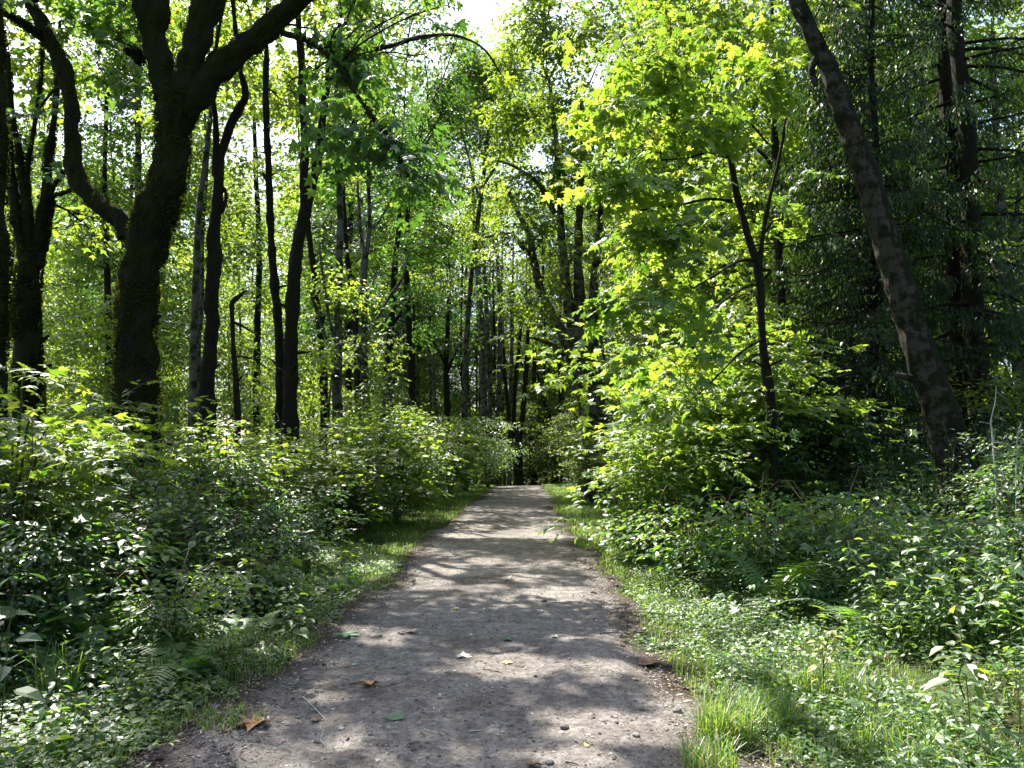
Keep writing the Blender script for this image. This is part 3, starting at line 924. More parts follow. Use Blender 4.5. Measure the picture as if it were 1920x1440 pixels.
def ptree(name, label, D, trunk, limbs=(), blobs=(), bark=None, leafm=None, T=T_MAPLE3, size=.2, dens=1.0, seed=1, lump=.12,
          sides=16, group=None, cat="tree", lfreq=4.0, droop=.35, clump=.42, flare=1.35, tone=0.0, spray=.8, base=None, sub=7, cfreq=.9, furrow=.4, fuzz=0, slim=.9, gaps=True):
    """a tree traced on the photograph but built at its own distance; trunk[0] is the lowest visible point"""
    g = rng(seed * 101 + 5)
    gaps = False if D >= 27 else gaps
    bark = bark or M_BARK_DARK; leafm = leafm or M_MAPLE
    pts, rad = to_world(trunk, D)
    rad = rad * slim
    limbs = [[(q[0], q[1], q[2] * slim) + tuple(q[3:]) for q in lp] for lp in limbs]
    bx, by = (pts[0][0], pts[0][1]) if base is None else base
    gz = float(ground_z(bx, by))
    low = pts[0]
    hh = max(.05, low[2] - gz)
    ins = []
    inr = []
    if low[2] > gz + .1:
        b = np.array([bx, by, gz - .12])
        ins = [b, b * .72 + low * .28]
        inr = [rad[0] * flare, rad[0] * (1 + (flare - 1) * .25)]
        pts = np.vstack([ins, pts]); rad = np.concatenate([inr, rad])
    base_p = np.array([bx, by, gz])
    e = empty(name, base_p, label, cat, group)
    G = Geo()
    st = max(.07, min(.3, float(np.median(rad)) * .5))
    tube(G, pts, rad, sides, st, lump, lfreq, seed, furrow)
    link("trunk", G.mesh("trunk", bark, True, base_p), e)
    ap, ar = resample(pts, rad, .4)
    sel = ap[:, 2] > gz + 1.5
    AP = [ap[sel]]; AR = [ar[sel]]
    for lp in limbs:
        p2, r2 = to_world(lp, D)
        G = Geo()
        tube(G, p2, r2, max(8, sides - 4), max(.06, min(.25, float(np.median(r2)) * .6)), lump, lfreq, seed + 7, furrow)
        link("limb", G.mesh("limb", bark, True, base_p), e)
        a_, r_ = resample(p2, r2, .4)
        AP.append(a_); AR.append(r_)
    AP = np.vstack(AP); AR = np.concatenate(AR)
    if bark is M_BARK_MOSS or fuzz:
        G = Geo()
        k = fuzz or 1.0
        moss_fuzz(G, pts, rad * (1 + lump * .3), int(16000 * k), g, .05 * min(1.3, D / 12), .36)
        for lp in limbs:
            p2, r2 = to_world(lp, D)
            moss_fuzz(G, p2, r2 * (1 + lump * .3), int(4500 * k * min(1, r2[0] / .1)) + 200, g, .035 * min(1.3, D / 12), .40)
        link("moss", G.mesh("moss", M_MOSS, False, base_p), e)
    if len(blobs):
        GL = Geo(); GB = Geo()
        cs = []
        # broken stubs left by dead side branches
        for _ in range(6 if D < 30 else 2):
            k = int(g.integers(len(ap) // 5, max(len(ap) // 5 + 1, len(ap) * 3 // 4)))
            d = unit(np.array([g.normal(), g.normal() * .6, g.uniform(.1, .9)]))
            L = ar[k] + g.uniform(.06, .28)
            tube(GB, [ap[k], ap[k] + d * L * .7 + g.normal(0, .015, 3), ap[k] + d * L], [ar[k] * .32, ar[k] * .24, ar[k] * .12], 6, .05, .3, 12, k)
        for i, b in enumerate(blobs):
            px, py, d, rx, rz = b[:5]
            n = b[5] if len(b) > 5 else 1.0
            c = P(px, py, d)
            r = (rx, rx, rz)
            ns = int((30 if py > -20 else 17) * dens * n * (rx * rx * rz) ** .72)
            ns = max(6, int(ns * (.2 / size) ** 1.2))
            cl = clump
            if n < .5 and py < -20:        # open, gappy top of the crown
                cl = .47; ns = int(ns * 3.4)
            crown_leaves(GL, c, r, ns, 12, size, T, g, spray, cl, .6 if cl > clump else cfreq, droop, tone, seed=seed, gaps=gaps)
            cs.append((c, r))
        branchlets(GB, AP, AR, cs, g, .02, sub)
        link("bough", GB.mesh("bough", bark, True, base_p), e)
        link("crown", GL.mesh("crown", leafm, False, base_p), e)
    return e


# ---- the big mossy maple, left foreground
BIG = dict(
    trunk=[(257, 800, 44), (256, 700, 41), (254, 620, 38), (262, 520, 39), (280, 433, 42), (307, 362, 40), (322, 310, 33), (325, 250, 33), (326, 215, 38), (330, 180, 40)],
    limbs=[
        [(245, 440, 27), (232, 415, 22), (183, 383, 19), (144, 333, 18), (136, 267, 17), (133, 194, 16), (119, 133, 17), (94, 72, 16), (67, 22, 15), (45, -60, 14), (30, -180, 12, 12.3), (0, -300, 8, 12.6)],
        [(104, 95, 10), (85, 72, 9), (60, 55, 8, 11.8), (28, 35, 8, 11.6), (-10, 5, 7, 11.4), (-80, -60, 5, 11.2)],
        [(315, 190, 30), (303, 130, 26), (290, 70, 29), (283, 0, 38), (270, -90, 28, 12.3), (250, -220, 20, 12.8), (240, -380, 12, 13)],
        [(345, 190, 34), (352, 140, 28), (370, 70, 28), (392, 0, 32), (410, -100, 24, 11.8), (450, -230, 18, 11.4), (470, -380, 10, 11)],
        [(340, 215, 30), (375, 175, 28), (395, 140, 28), (433, 108, 27), (483, 70, 26), (527, 32, 25), (562, -2, 22), (620, -60, 19, 11.6), (700, -130, 15, 11), (780, -190, 10, 10.4)],
        [(395, 160, 14), (400, 118, 12), (412, 104, 13)],
        [(530, 62, 8), (565, 72, 7, 11.8), (600, 92, 6.5, 11.5), (640, 128, 6, 11.2), (660, 165, 5, 11), (700, 222, 4.5, 10.8), (735, 268, 3, 10.6), (765, 330, 2, 10.4)],
        [(262, 115, 8), (255, 100, 10), (240, 92, 8), (232, 82, 4)],
    ],
    blobs=[(60, -120, 12, 2.0, 1.2, .8), (250, -330, 13, 2.4, 1.5, .3), (-150, -250, 12, 2.2, 1.3, .9), (480, -330, 11.5, 2.2, 1.3, .3), (760, -230, 10.5, 1.8, .9, .3),
           (640, 40, 11, 1.15, .65, .8), (700, 90, 11.2, .9, .6, .8), (680, 255, 10.8, .8, .7, 1.2), (745, 330, 10.6, .75, .5, 1.2), (590, 130, 11.5, .7, .5, .7),
           (760, 20, 11, .9, .5, 1.1), (800, 100, 12, .6, .5, .9), (840, 10, 11.5, .5, .3, 1), (700, -20, 11, .9, .4, 1), (620, 90, 11.5, .7, .4, .9), (210, 60, 12.5, 1.3, .9), (230, 130, 13, .9, .7, .8), (60, 220, 13, .8, .6, .5),
           (320, -600, 12.5, 3.2, 1.5, .3), (650, -560, 10.5, 2.6, 1.3, .3), (30, -560, 13, 2.8, 1.5, .7), (140, 330, 13.2, .6, .5, .5)])
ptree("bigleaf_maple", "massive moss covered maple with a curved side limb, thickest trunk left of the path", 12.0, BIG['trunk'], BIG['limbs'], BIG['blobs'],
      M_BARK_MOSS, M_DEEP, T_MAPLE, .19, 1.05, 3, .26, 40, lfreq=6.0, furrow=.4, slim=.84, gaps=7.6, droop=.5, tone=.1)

# ---- multi-stemmed maple at the left edge
ptree("multi_stem_maple", "many stemmed maple spreading like a fan at the left edge", 13.5,
      [(55, 760, 30), (50, 650, 30), (50, 560, 28), (55, 500, 26), (60, 470, 24)],
      [[(50, 500, 18), (30, 400, 15), (18, 300, 12), (8, 180, 11), (0, 60, 10), (-10, -80, 7)],
       [(62, 490, 15), (52, 400, 13), (38, 300, 9), (20, 200, 8), (15, 100, 6)],
       [(70, 480, 15), (85, 380, 13), (92, 290, 10), (104, 200, 8), (108, 130, 7), (112, 40, 5)],
       [(42, 480, 10), (50, 330, 8), (62, 250, 6), (76, 150, 5), (80, 60, 4)],
       [(72, 500, 12), (85, 440, 9), (98, 370, 7), (115, 365, 5), (140, 350, 3)],
       [(78, 400, 9), (100, 350, 7), (118, 320, 5)],
       [(60, 510, 9), (75, 420, 9), (84, 350, 9), (92, 320, 8)]],
      [(20, 100, 14, 1.3, 1.0), (-60, -50, 14, 2.0, 1.3), (110, 150, 14.5, 1.1, .8), (60, -100, 14.5, 1.8, 1.2), (-40, 300, 13.5, 1.0, .8, .7), (170, 430, 15, .9, .6, .7), (20, 420, 14.6, .8, .6, .6)],
      M_BARK_MOSS, M_MAPLE, T_MAPLE3, .19, .9, 5, .16, 14, slim=.72)
ptree("mossy_maple", "mossy trunk cut by the left picture edge, lumps of moss on its bark", 10.5,
      [(-8, 900, 20), (-6, 700, 16), (-2, 560, 17), (2, 480, 15), (-4, 400, 13), (0, 330, 12), (4, 240, 9), (0, 120, 9), (-6, 0, 8), (-20, -150, 7)], (),
      [(-90, -150, 10.5, 1.6, 1.1), (-110, 120, 10, .9, .7, .7)],
      M_BARK_MOSS, M_MAPLE, T_MAPLE, .19, .9, 6, .22, 16)

# ---- dark slim trees between the big maple and the path
ptree("forked_maple", "dark slim maple forking high, second trunk right of the massive mossy one", 13.0,
      [(389, 790, 17), (390, 700, 16), (396, 620, 14), (398, 560, 15), (402, 500, 15), (402, 430, 13), (408, 370, 11), (410, 310, 11)],
      [[(406, 330, 9), (404, 290, 7), (404, 220, 6), (396, 180, 6), (382, 150, 5), (372, 100, 5), (368, 50, 4), (350, -60, 4)],
       [(410, 320, 10), (416, 285, 9), (432, 235, 9), (450, 200, 9), (460, 178, 8), (452, 140, 7), (445, 105, 6), (440, 40, 5), (430, -60, 4)],
       [(416, 400, 5), (424, 370, 4), (420, 352, 3)],
       [(396, 190, 4), (400, 120, 4), (410, 60, 3), (420, 0, 2.5)]],
      [(380, -120, 13, 1.6, 1.1), (430, -60, 13.4, 1.3, .9), (340, 60, 13.5, .9, .6, .6), (470, 30, 14, .9, .6, .7)],
      M_BARK_DARK, M_MAPLE, T_MAPLE3, .19, .8, 8, .20, 14)
ptree("slim_tree", "grey slender tree leaning right behind the dark forked maple", 17.0,
      [(361, 770, 8), (362, 690, 8), (366, 560, 7), (370, 450, 7), (376, 370, 6), (386, 300, 6), (392, 240, 5), (400, 150, 4), (410, 30, 4), (415, -60, 3)], (),
      [(400, 0, 17, 1.8, 1.3), (430, 150, 17.5, 1.2, .8), (360, 200, 17.5, 1.2, .9, .8), (440, -130, 17, 2, 1.5)],
      M_BARK_GREY, M_SUNNY, T_MAPLE3, .18, .9, 9, .08, 10)
ptree("broken_snag", "short dead snag with a crooked top and bare side twigs among the shrubs", 12.5,
      [(445, 790, 7), (443, 725, 6.5), (438, 660, 6), (436, 610, 5.5), (434, 572, 5), (440, 562, 5), (452, 552, 4.5), (462, 545, 2.5)],
      [[(440, 605, 3), (455, 612, 2.5), (472, 622, 2), (495, 636, 1.2)], [(443, 668, 2.2), (462, 670, 2), (480, 676, 1.6), (505, 694, 1)], [(446, 716, 3), (451, 708, 2.5), (456, 704, 1)]],
      (), M_BARK_DARK, None, seed=10, lump=.2, sides=8, cat="dead tree")
ptree("slim_tree", "thin dark trunk with bark lumps just left of the tall forked maple", 16.5,
      [(525, 770, 9), (524, 660, 9), (521, 600, 9), (515, 540, 9), (508, 440, 8), (504, 330, 7), (500, 250, 7), (498, 160, 6), (500, 80, 5), (502, -20, 4)], [[(505, 350, 3), (498, 335, 3), (492, 325, 2)]],
      [(500, -60, 16.5, 1.6, 1.1), (470, 120, 17, 1.1, .8, .8), (540, 200, 17.5, 1.2, .8, .8)],
      M_BARK_DARK, M_MAPLE, T_MAPLE3, .18, .8, 11, .2, 10)
ptree("forked_maple", "tall dark maple splitting into a V, its right arm arching over the path", 16.0,
      [(544, 770, 16), (545, 700, 15), (546, 620, 14), (550, 540, 14), (556, 470, 13), (566, 420, 13), (574, 385, 12)],
      [[(572, 400, 10), (570, 330, 9), (571, 270, 8), (567, 180, 8), (565, 110, 8), (560, 50, 6), (556, -40, 5)],
       [(574, 395, 11), (588, 340, 9), (598, 280, 9), (606, 210, 8), (612, 170, 7), (622, 150, 7), (650, 128, 6), (675, 105, 6), (705, 92, 6), (740, 84, 5, 15.5), (785, 70, 5, 15), (850, 66, 3.5, 14.5), (905, 90, 2.5, 14), (940, 140, 1.6, 13.8)],
       [(610, 175, 5), (618, 110, 4.5), (640, 60, 4), (665, 0, 3), (680, -60, 2.5)],
       [(556, 480, 6), (570, 430, 6), (580, 400, 5)]],
      [(560, -80, 16, 1.7, 1.1), (600, 60, 16.2, 1.0, .7, .7), (660, -60, 16, 1.5, .8, .7), (540, 170, 16.5, 1.0, .8, .8), (650, 210, 16, .8, .6, .8), (700, 40, 15.5, .8, .45, .6),
       (860, 50, 14.5, .9, .45, .8), (760, 110, 15, .6, .35, .8), (900, 170, 14, .35, .4, .5), (480, 60, 16.5, 1.2, .8, .8)],
      M_BARK_DARK, M_MAPLE, T_MAPLE3, .19, .85, 12, .16, 14)

LEFTMID = [
    ("slim_tree", "slender dark stem close right of the tall V shaped maple", 21.0, [(607, 780, 8), (606, 690, 8), (598, 600, 7), (590, 520, 6), (578, 430, 6), (570, 330, 5)],
     [[(600, 620, 4), (615, 560, 3), (622, 500, 3)]], [(600, 300, 21, 1.8, 1.3, .8), (570, 150, 21, 2, 1.5), (620, 430, 21.5, 1.3, .9, .7)], M_BARK_DARK, M_MAPLE),
    ("slim_tree", "grey straight stem with moss at its foot, in the middle of the left stand", 20.0, [(633, 780, 11), (632, 720, 10), (634, 640, 9), (634, 560, 8), (636, 480, 8), (638, 400, 7), (632, 300, 6), (628, 200, 5), (636, 100, 4), (640, 0, 3)],
     [[(628, 690, 5), (612, 640, 4), (596, 590, 4), (580, 540, 3)], [(632, 650, 4), (618, 600, 3), (606, 520, 3), (598, 460, 2)]],
     [(640, -20, 20, 2.0, 1.4, 1.2), (560, -180, 19, 2.2, 1.2, 1), (680, -140, 22, 2.2, 1.2, 1), (720, 0, 22, 1.4, .9, .9), (610, 260, 20.5, 1.3, .9, .8), (680, 380, 21, 1.2, .8, .8), (690, 120, 20, 1.5, 1)], M_BARK_GREY, M_SUNNY),  # leaf masses out of view above are added to shade the path
    ("slim_tree", "dark upright stem right behind the moss banded pair of stems", 24.0, [(671, 790, 8), (671, 700, 8), (668, 620, 7), (660, 540, 6), (650, 470, 5), (645, 380, 4), (640, 300, 4)],
     [[(670, 640, 4), (655, 590, 3), (640, 540, 3)]], [(660, 330, 24, 2.0, 1.5, .8), (700, 470, 25, 1.6, 1.0, .8)], M_BARK_DARK, M_DEEP),
    ("slim_tree", "moss banded trunk with a pale foot that forks into two thin arms", 20.5, [(688, 790, 9), (684, 730, 9), (681, 650, 9), (680, 560, 8.5), (682, 500, 8), (686, 470, 7)],
     [[(684, 480, 5), (677, 440, 4), (674, 400, 3), (670, 340, 2.5)], [(686, 480, 5), (692, 440, 5), (693, 400, 4), (690, 300, 4), (692, 220, 3)], [(686, 640, 4), (706, 600, 4), (728, 560, 3.5), (755, 520, 3), (765, 480, 2)],
      [(700, 430, 2), (720, 400, 1.8), (735, 370, 1.2)]],
     [(690, 240, 20, 1.6, 1.1, .8), (780, -160, 24, 2.2, 1.2, .9), (740, -260, 20, 2.2, 1.2, .9), (700, 60, 20, 1.3, .8, .8), (740, 470, 20.5, 1.2, .8, .9), (770, 560, 21, 1.1, .7, .9), (720, 330, 21, 1.3, .9, .8)], M_BARK_GREY, M_DEEP),  # highest two leaf masses, unseen above the frame, added as shade for the path
    ("leaning_stub", "short leaning grey brown trunk stub rising from the shrubs toward the path", 22.0, [(722, 790, 12), (728, 740, 11), (735, 705, 10), (742, 675, 9), (746, 668, 6)],
     [[(742, 680, 3), (752, 655, 2.5), (762, 640, 1.5)]], (), M_BARK_GREY, None),
    ("slim_tree", "dark trunk behind the leaning grey stub", 27.0, [(727, 790, 9), (727, 700, 9), (731, 640, 8), (735, 580, 7), (740, 500, 6), (748, 420, 5), (750, 330, 4)],
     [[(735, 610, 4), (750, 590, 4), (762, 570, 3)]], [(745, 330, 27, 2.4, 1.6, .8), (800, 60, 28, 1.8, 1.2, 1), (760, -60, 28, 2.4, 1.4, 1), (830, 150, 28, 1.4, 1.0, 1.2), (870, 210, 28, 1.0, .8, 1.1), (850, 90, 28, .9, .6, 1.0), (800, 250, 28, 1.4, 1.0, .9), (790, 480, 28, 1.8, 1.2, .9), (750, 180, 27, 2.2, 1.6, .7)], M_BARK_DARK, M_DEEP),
    ("slim_tree", "straight grey trunk seen behind the crook of the mossy maple limb", 26.0, [(260, 800, 8), (260, 600, 8), (259, 380, 7), (259, 260, 6.5), (259, 190, 6), (258, 80, 5), (258, -40, 4)],
     (), [(250, 60, 26, 2.6, 1.6), (330, 500, 28, 2.0, 1.4), (190, 380, 27, 2, 1.4)], M_BARK_GREY, M_SUNNY),
]
for i, (nm, lb, D, tr, li, bl, bk, lf) in enumerate(LEFTMID):
    ptree(nm, lb, D, tr, li, bl, bk, lf, T_MAPLE3, .19, .9, 20 + i, .12, 10, cat="tree stub" if nm == "leaning_stub" else "tree")

# ---- middle of the picture
MID = [
    ("pale_alder", "tall straight pale grey trunk, thickest of the group left of where the path dips", 50.0,
     [(909, 830, 8.5), (908, 780, 8), (906, 700, 7.5), (903, 620, 7), (899, 560, 6.5), (893, 480, 5.5), (888, 400, 4), (886, 300, 3)], (),
     [(890, 330, 50, 2.2, 1.8, .7), (850, 400, 51, 2.4, 2, .7), (880, 190, 50, 2.6, 2, .7)], M_BARK_GREY, M_MAPLE),
    ("pale_alder", "pale grey trunk close right of the tallest straight one in the middle", 51.0,
     [(919, 830, 5.5), (918, 740, 5), (915, 660, 5), (912, 580, 4.5), (908, 500, 4), (905, 420, 3)], (), [(915, 420, 51, 2, 1.6, .6)], M_BARK_GREY, M_MAPLE),
    ("pale_alder", "slim pale trunk third in the row of grey stems beside the dip", 50.5,
     [(936, 830, 6), (935, 760, 5.5), (936, 680, 5), (937, 600, 4.5), (934, 520, 4), (930, 430, 3)], (), [(940, 420, 51, 2, 1.6, .6), (950, 300, 52, 2.4, 2, .7)], M_BARK_GREY, M_SUNNY),
    ("pale_alder", "brownish grey pole at the right end of the row of straight stems", 49.0,
     [(955, 860, 5), (957, 780, 4.5), (958, 700, 4.5), (960, 620, 4), (958, 540, 3.5)], (), [(965, 500, 49, 1.8, 1.3, .6)], M_BARK_GREY, M_MAPLE),
    ("dark_maple", "dark clump of stems splitting low where the path disappears", 48.0,
     [(972, 900, 11), (970, 850, 11), (970, 820, 11)],
     [[(966, 830, 6), (963, 780, 5), (966, 720, 5), (972, 660, 4), (978, 600, 3)], [(972, 830, 7), (980, 780, 6), (984, 730, 5), (987, 680, 5), (990, 620, 4)], [(968, 840, 5), (955, 790, 4), (948, 720, 4), (944, 650, 3)]],
     [(975, 570, 48, 2, 1.4, .7), (1000, 620, 49, 1.4, 1, .6)], M_BARK_DARK, M_MAPLE),
    ("dark_maple", "dark trunk with a thin slanting arm just beyond the crest of the path", 54.0,
     [(1002, 900, 6), (1000, 850, 6), (998, 790, 6), (1000, 730, 5), (1004, 660, 4)], [[(1000, 850, 3), (1008, 800, 3), (1018, 740, 2.5), (1030, 690, 2)]],
     [(1005, 640, 54, 2.4, 1.7, .7)], M_BARK_DARK, M_DEEP),
    ("dark_maple", "dark forked trunk beyond the crest, left of the great leaning multi stem maple", 52.0,
     [(1042, 900, 7), (1042, 850, 7), (1040, 820, 6)], [[(1042, 830, 4), (1030, 780, 3.5), (1016, 740, 3), (1008, 700, 2.5)], [(1042, 830, 4), (1048, 780, 4), (1050, 720, 3), (1046, 650, 3)]],
     [(1040, 640, 52, 2.2, 1.5, .7)], M_BARK_DARK, M_DEEP),
    ("dark_maple", "dark trunk among leaves at the left of the middle, above the arching shrubs", 40.0,
     [(838, 830, 7), (838, 760, 7), (836, 700, 6), (838, 640, 5), (842, 560, 4)], [[(838, 690, 3), (824, 660, 3), (812, 640, 2)], [(838, 700, 3), (850, 670, 3), (862, 650, 2)]],
     [(840, 560, 40, 2.4, 1.6, .8), (800, 600, 41, 2, 1.4, .8), (870, 640, 40, 1.6, 1.1, .7), (820, 440, 41, 2.6, 1.8, .8)], M_BARK_DARK, M_DEEP),
]
for i, (nm, lb, D, tr, li, bl, bk, lf) in enumerate(MID):
    ptree(nm, lb, D, tr, li, bl, bk, lf, T_QUAD, .20, .8, 40 + i, .1, 8, spray=1.0, cfreq=.6)

for i, (px, D, w, y0) in enumerate([(868, 56, 3, 820), (880, 60, 4, 820), (893, 57, 2.6, 830), (926, 58, 3, 840), (946, 55, 3.2, 850), (963, 60, 3, 880), (984, 58, 3.2, 890), (993, 62, 2.6, 890), (1012, 60, 3.4, 895),
                                     (1022, 57, 2.6, 895), (1034, 64, 3, 895), (1052, 60, 3.2, 880), (1064, 56, 3, 860), (822, 52, 3.2, 800), (806, 46, 3.4, 790), (780, 44, 3.6, 780), (758, 48, 3, 780)]):
    gg = rng(900 + i)
    dx = gg.normal(0, 8, 5).cumsum() * .4
    ptree("slim_tree", "thin straight far trunk in the crowded stand around the dip of the path", D,
          [(px, y0, w), (px + dx[0], 740, w), (px + dx[1], 640, w * .9), (px + dx[2], 540, w * .8), (px + dx[3], 420, w * .6)], [[(px + dx[0], 720, w * .5), (px + dx[0] + gg.choice([-14, 14]), 660, w * .4), (px + dx[0] + gg.choice([-22, 22]), 590, w * .25)]],
          [(px + dx[3], 400 + gg.uniform(-60, 60), D, 1.8, 1.5, .6), (px + dx[3] + 20, 520, D, 1.2, .9, .5)], M_BARK_GREY if i % 3 else M_BARK_DARK, M_MAPLE, T_QUAD, .2, .8, 90 + i, .08, 7, group="thin far trunks around the path dip")
for i, (nm, lb, D, tr, bl, lf) in enumerate([
    ("leafy_maple", "tall full crowned maple filling the gap between the arching branch and the feathery tree", 33.0, [(772, 800, 7), (768, 650, 6), (762, 500, 6), (765, 380, 5), (775, 260, 4)],
     [(770, 240, 33, 1.7, 1.2, .9), (800, 340, 33, 2, 1.3), (730, 360, 34, 2, 1.3), (770, 450, 33, 2, 1.3), (840, 430, 34, 1.8, 1.2, .9), (700, 480, 34, 1.6, 1.1), (810, 240, 33, 1.3, .9, .7), (720, 270, 34, 1.3, .9, .8)], M_MAPLE),
    ("leafy_maple", "tall maple with a dense crown behind the tall V shaped maple", 29.0, [(480, 800, 8), (482, 640, 7), (486, 480, 6), (480, 330, 5), (476, 200, 4)],
     [(480, 180, 29, 1.8, 1.3), (430, 330, 29, 1.6, 1.1, .8), (530, 330, 29, 1.8, 1.2), (480, 430, 29, 1.8, 1.2, .9), (560, 180, 30, 1.8, 1.3), (620, 330, 30, 1.5, 1, .9), (450, 60, 29, 1.8, 1.2), (470, 560, 29, 1.6, 1, .8)], M_SUNNY),
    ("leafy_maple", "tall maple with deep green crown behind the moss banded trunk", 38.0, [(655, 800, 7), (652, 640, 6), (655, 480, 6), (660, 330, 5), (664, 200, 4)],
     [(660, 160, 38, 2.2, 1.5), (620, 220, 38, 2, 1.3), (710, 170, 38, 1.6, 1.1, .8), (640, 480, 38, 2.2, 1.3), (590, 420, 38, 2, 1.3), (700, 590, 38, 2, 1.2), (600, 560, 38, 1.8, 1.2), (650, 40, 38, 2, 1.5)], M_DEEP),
    ("leafy_maple", "tall maple with a bright crown seen through the crook of the mossy limb", 24.0, [(205, 800, 8), (203, 640, 7), (200, 480, 6), (196, 330, 5), (200, 180, 4)],
     [(190, 330, 24, 1.6, 1.1, .8), (170, 470, 24, 1.4, .9), (220, 250, 24, 1.1, .8, .8), (180, 120, 24, 1.8, 1.1), (330, 620, 25, 1.2, .8), (180, 620, 24, 1.4, .8), (250, 40, 24, 1.8, 1.1)], M_SUNNY),
]):
    ptree(nm, lb, D, tr, (), bl, M_BARK_DARK, lf, T_MAPLE3, .19, 1.0, 120 + i, .1, 8)
ptree("multi_stem_maple", "old leaning maple whose trunk fans into many upright stems, right of the path dip", 28.0,
      [(1118, 830, 28), (1110, 770, 27), (1100, 710, 32), (1092, 660, 36), (1086, 620, 36)],
      [[(1065, 640, 14), (1040, 600, 10), (1020, 560, 9), (1008, 520, 9), (1000, 480, 8), (992, 440, 7), (972, 400, 5), (955, 360, 4)],
       [(998, 480, 6), (978, 462, 5), (960, 440, 4), (930, 440, 3), (890, 450, 2)],
       [(1078, 630, 14), (1066, 570, 12), (1058, 500, 10), (1052, 430, 8), (1048, 340, 6), (1040, 240, 5), (1030, 150, 4)],
       [(1092, 630, 14), (1088, 570, 12), (1084, 500, 10), (1086, 400, 8), (1092, 300, 6), (1090, 180, 4)],
       [(1104, 640, 13), (1112, 580, 11), (1116, 510, 9), (1124, 420, 7), (1132, 320, 5), (1140, 220, 4)],
       [(1058, 668, 6), (1040, 650, 5), (1015, 638, 4), (1000, 634, 2.5)],
       [(1040, 400, 6), (1020, 360, 6), (1005, 340, 5), (985, 325, 4), (960, 310, 3), (930, 300, 2)],
       [(1062, 640, 5), (1050, 622, 4), (1032, 612, 3)]],
      [(1000, 430, 27, 1.8, 1.1, .9), (960, 480, 27, 1.5, .9, .9), (1010, 560, 26, 1.3, .8, .9), (1060, 480, 26, 1.4, .9, .6), (1030, 240, 28, 2.2, 1.5), (1100, 200, 28, 2.4, 1.6),
       (980, 330, 28, 2, 1.3, .9), (1060, 80, 28, 2.2, 1.6), (1130, 330, 27, 2, 1.3), (1160, 80, 28, 2.4, 1.8), (1140, 450, 28, 1.5, 1, .8), (960, 640, 27, .7, .4, .8), (1050, -80, 28, 2.5, 1.8), (1020, 60, 28, 1.8, 1.4, 1.2), (990, 10, 28, 1.3, .9, 1), (980, 130, 28, 1.4, 1.0, 1.1), (930, 230, 29, 1.2, .9, .9), (980, 230, 28, 1.6, 1.3), (1060, 330, 28, 1.8, 1.2)],
      M_BARK_BROWN, M_MAPLE, T_MAPLE3, .21, 1.0, 61, .12, 16)
ptree("yellowish_maple", "tall feathery tree with small yellow green leaves over the middle of the path", 36.0,
      [(870, 860, 6), (872, 700, 6), (880, 560, 5), (893, 440, 5), (905, 340, 4), (915, 250, 3), (925, 170, 2)],
      [[(900, 380, 3), (880, 300, 2.5), (860, 230, 2), (840, 160, 1.5)], [(905, 350, 3), (935, 300, 2.5), (950, 240, 2)]],
      [(850, 170, 36, 2.0, 1.6), (905, 190, 36, 2.2, 1.8, 1.3), (990, 150, 37, 1.8, 1.6), (810, 210, 36, 1.8, 1.4, 1.2), (870, 130, 36, 1.6, 1.0), (960, 90, 36, 1.5, 1.1, .9), (1020, 220, 36, 2, 1.6), (850, 90, 36, 1.3, .9, 1.0), (900, 120, 36, 1.4, .7, 1.0), (950, 150, 36, 1.6, 1.0, 1.2), (770, 130, 37, 1.5, 1, .6), (940, 130, 36, 1.8, 1.4), (860, 270, 36, 2.2, 1.5), (925, 270, 36, 2.0, 1.5), (820, 340, 36, 1.6, 1.1, .8), (960, 200, 36.5, 1.5, 1.2), (900, 370, 36, 2, 1.3, .8), (900, 105, 36, 1.2, .9, .8)],
      M_BARK_GREY, M_SUNNY, T_MAPLE3, .15, 1.5, 62, .08, 8)

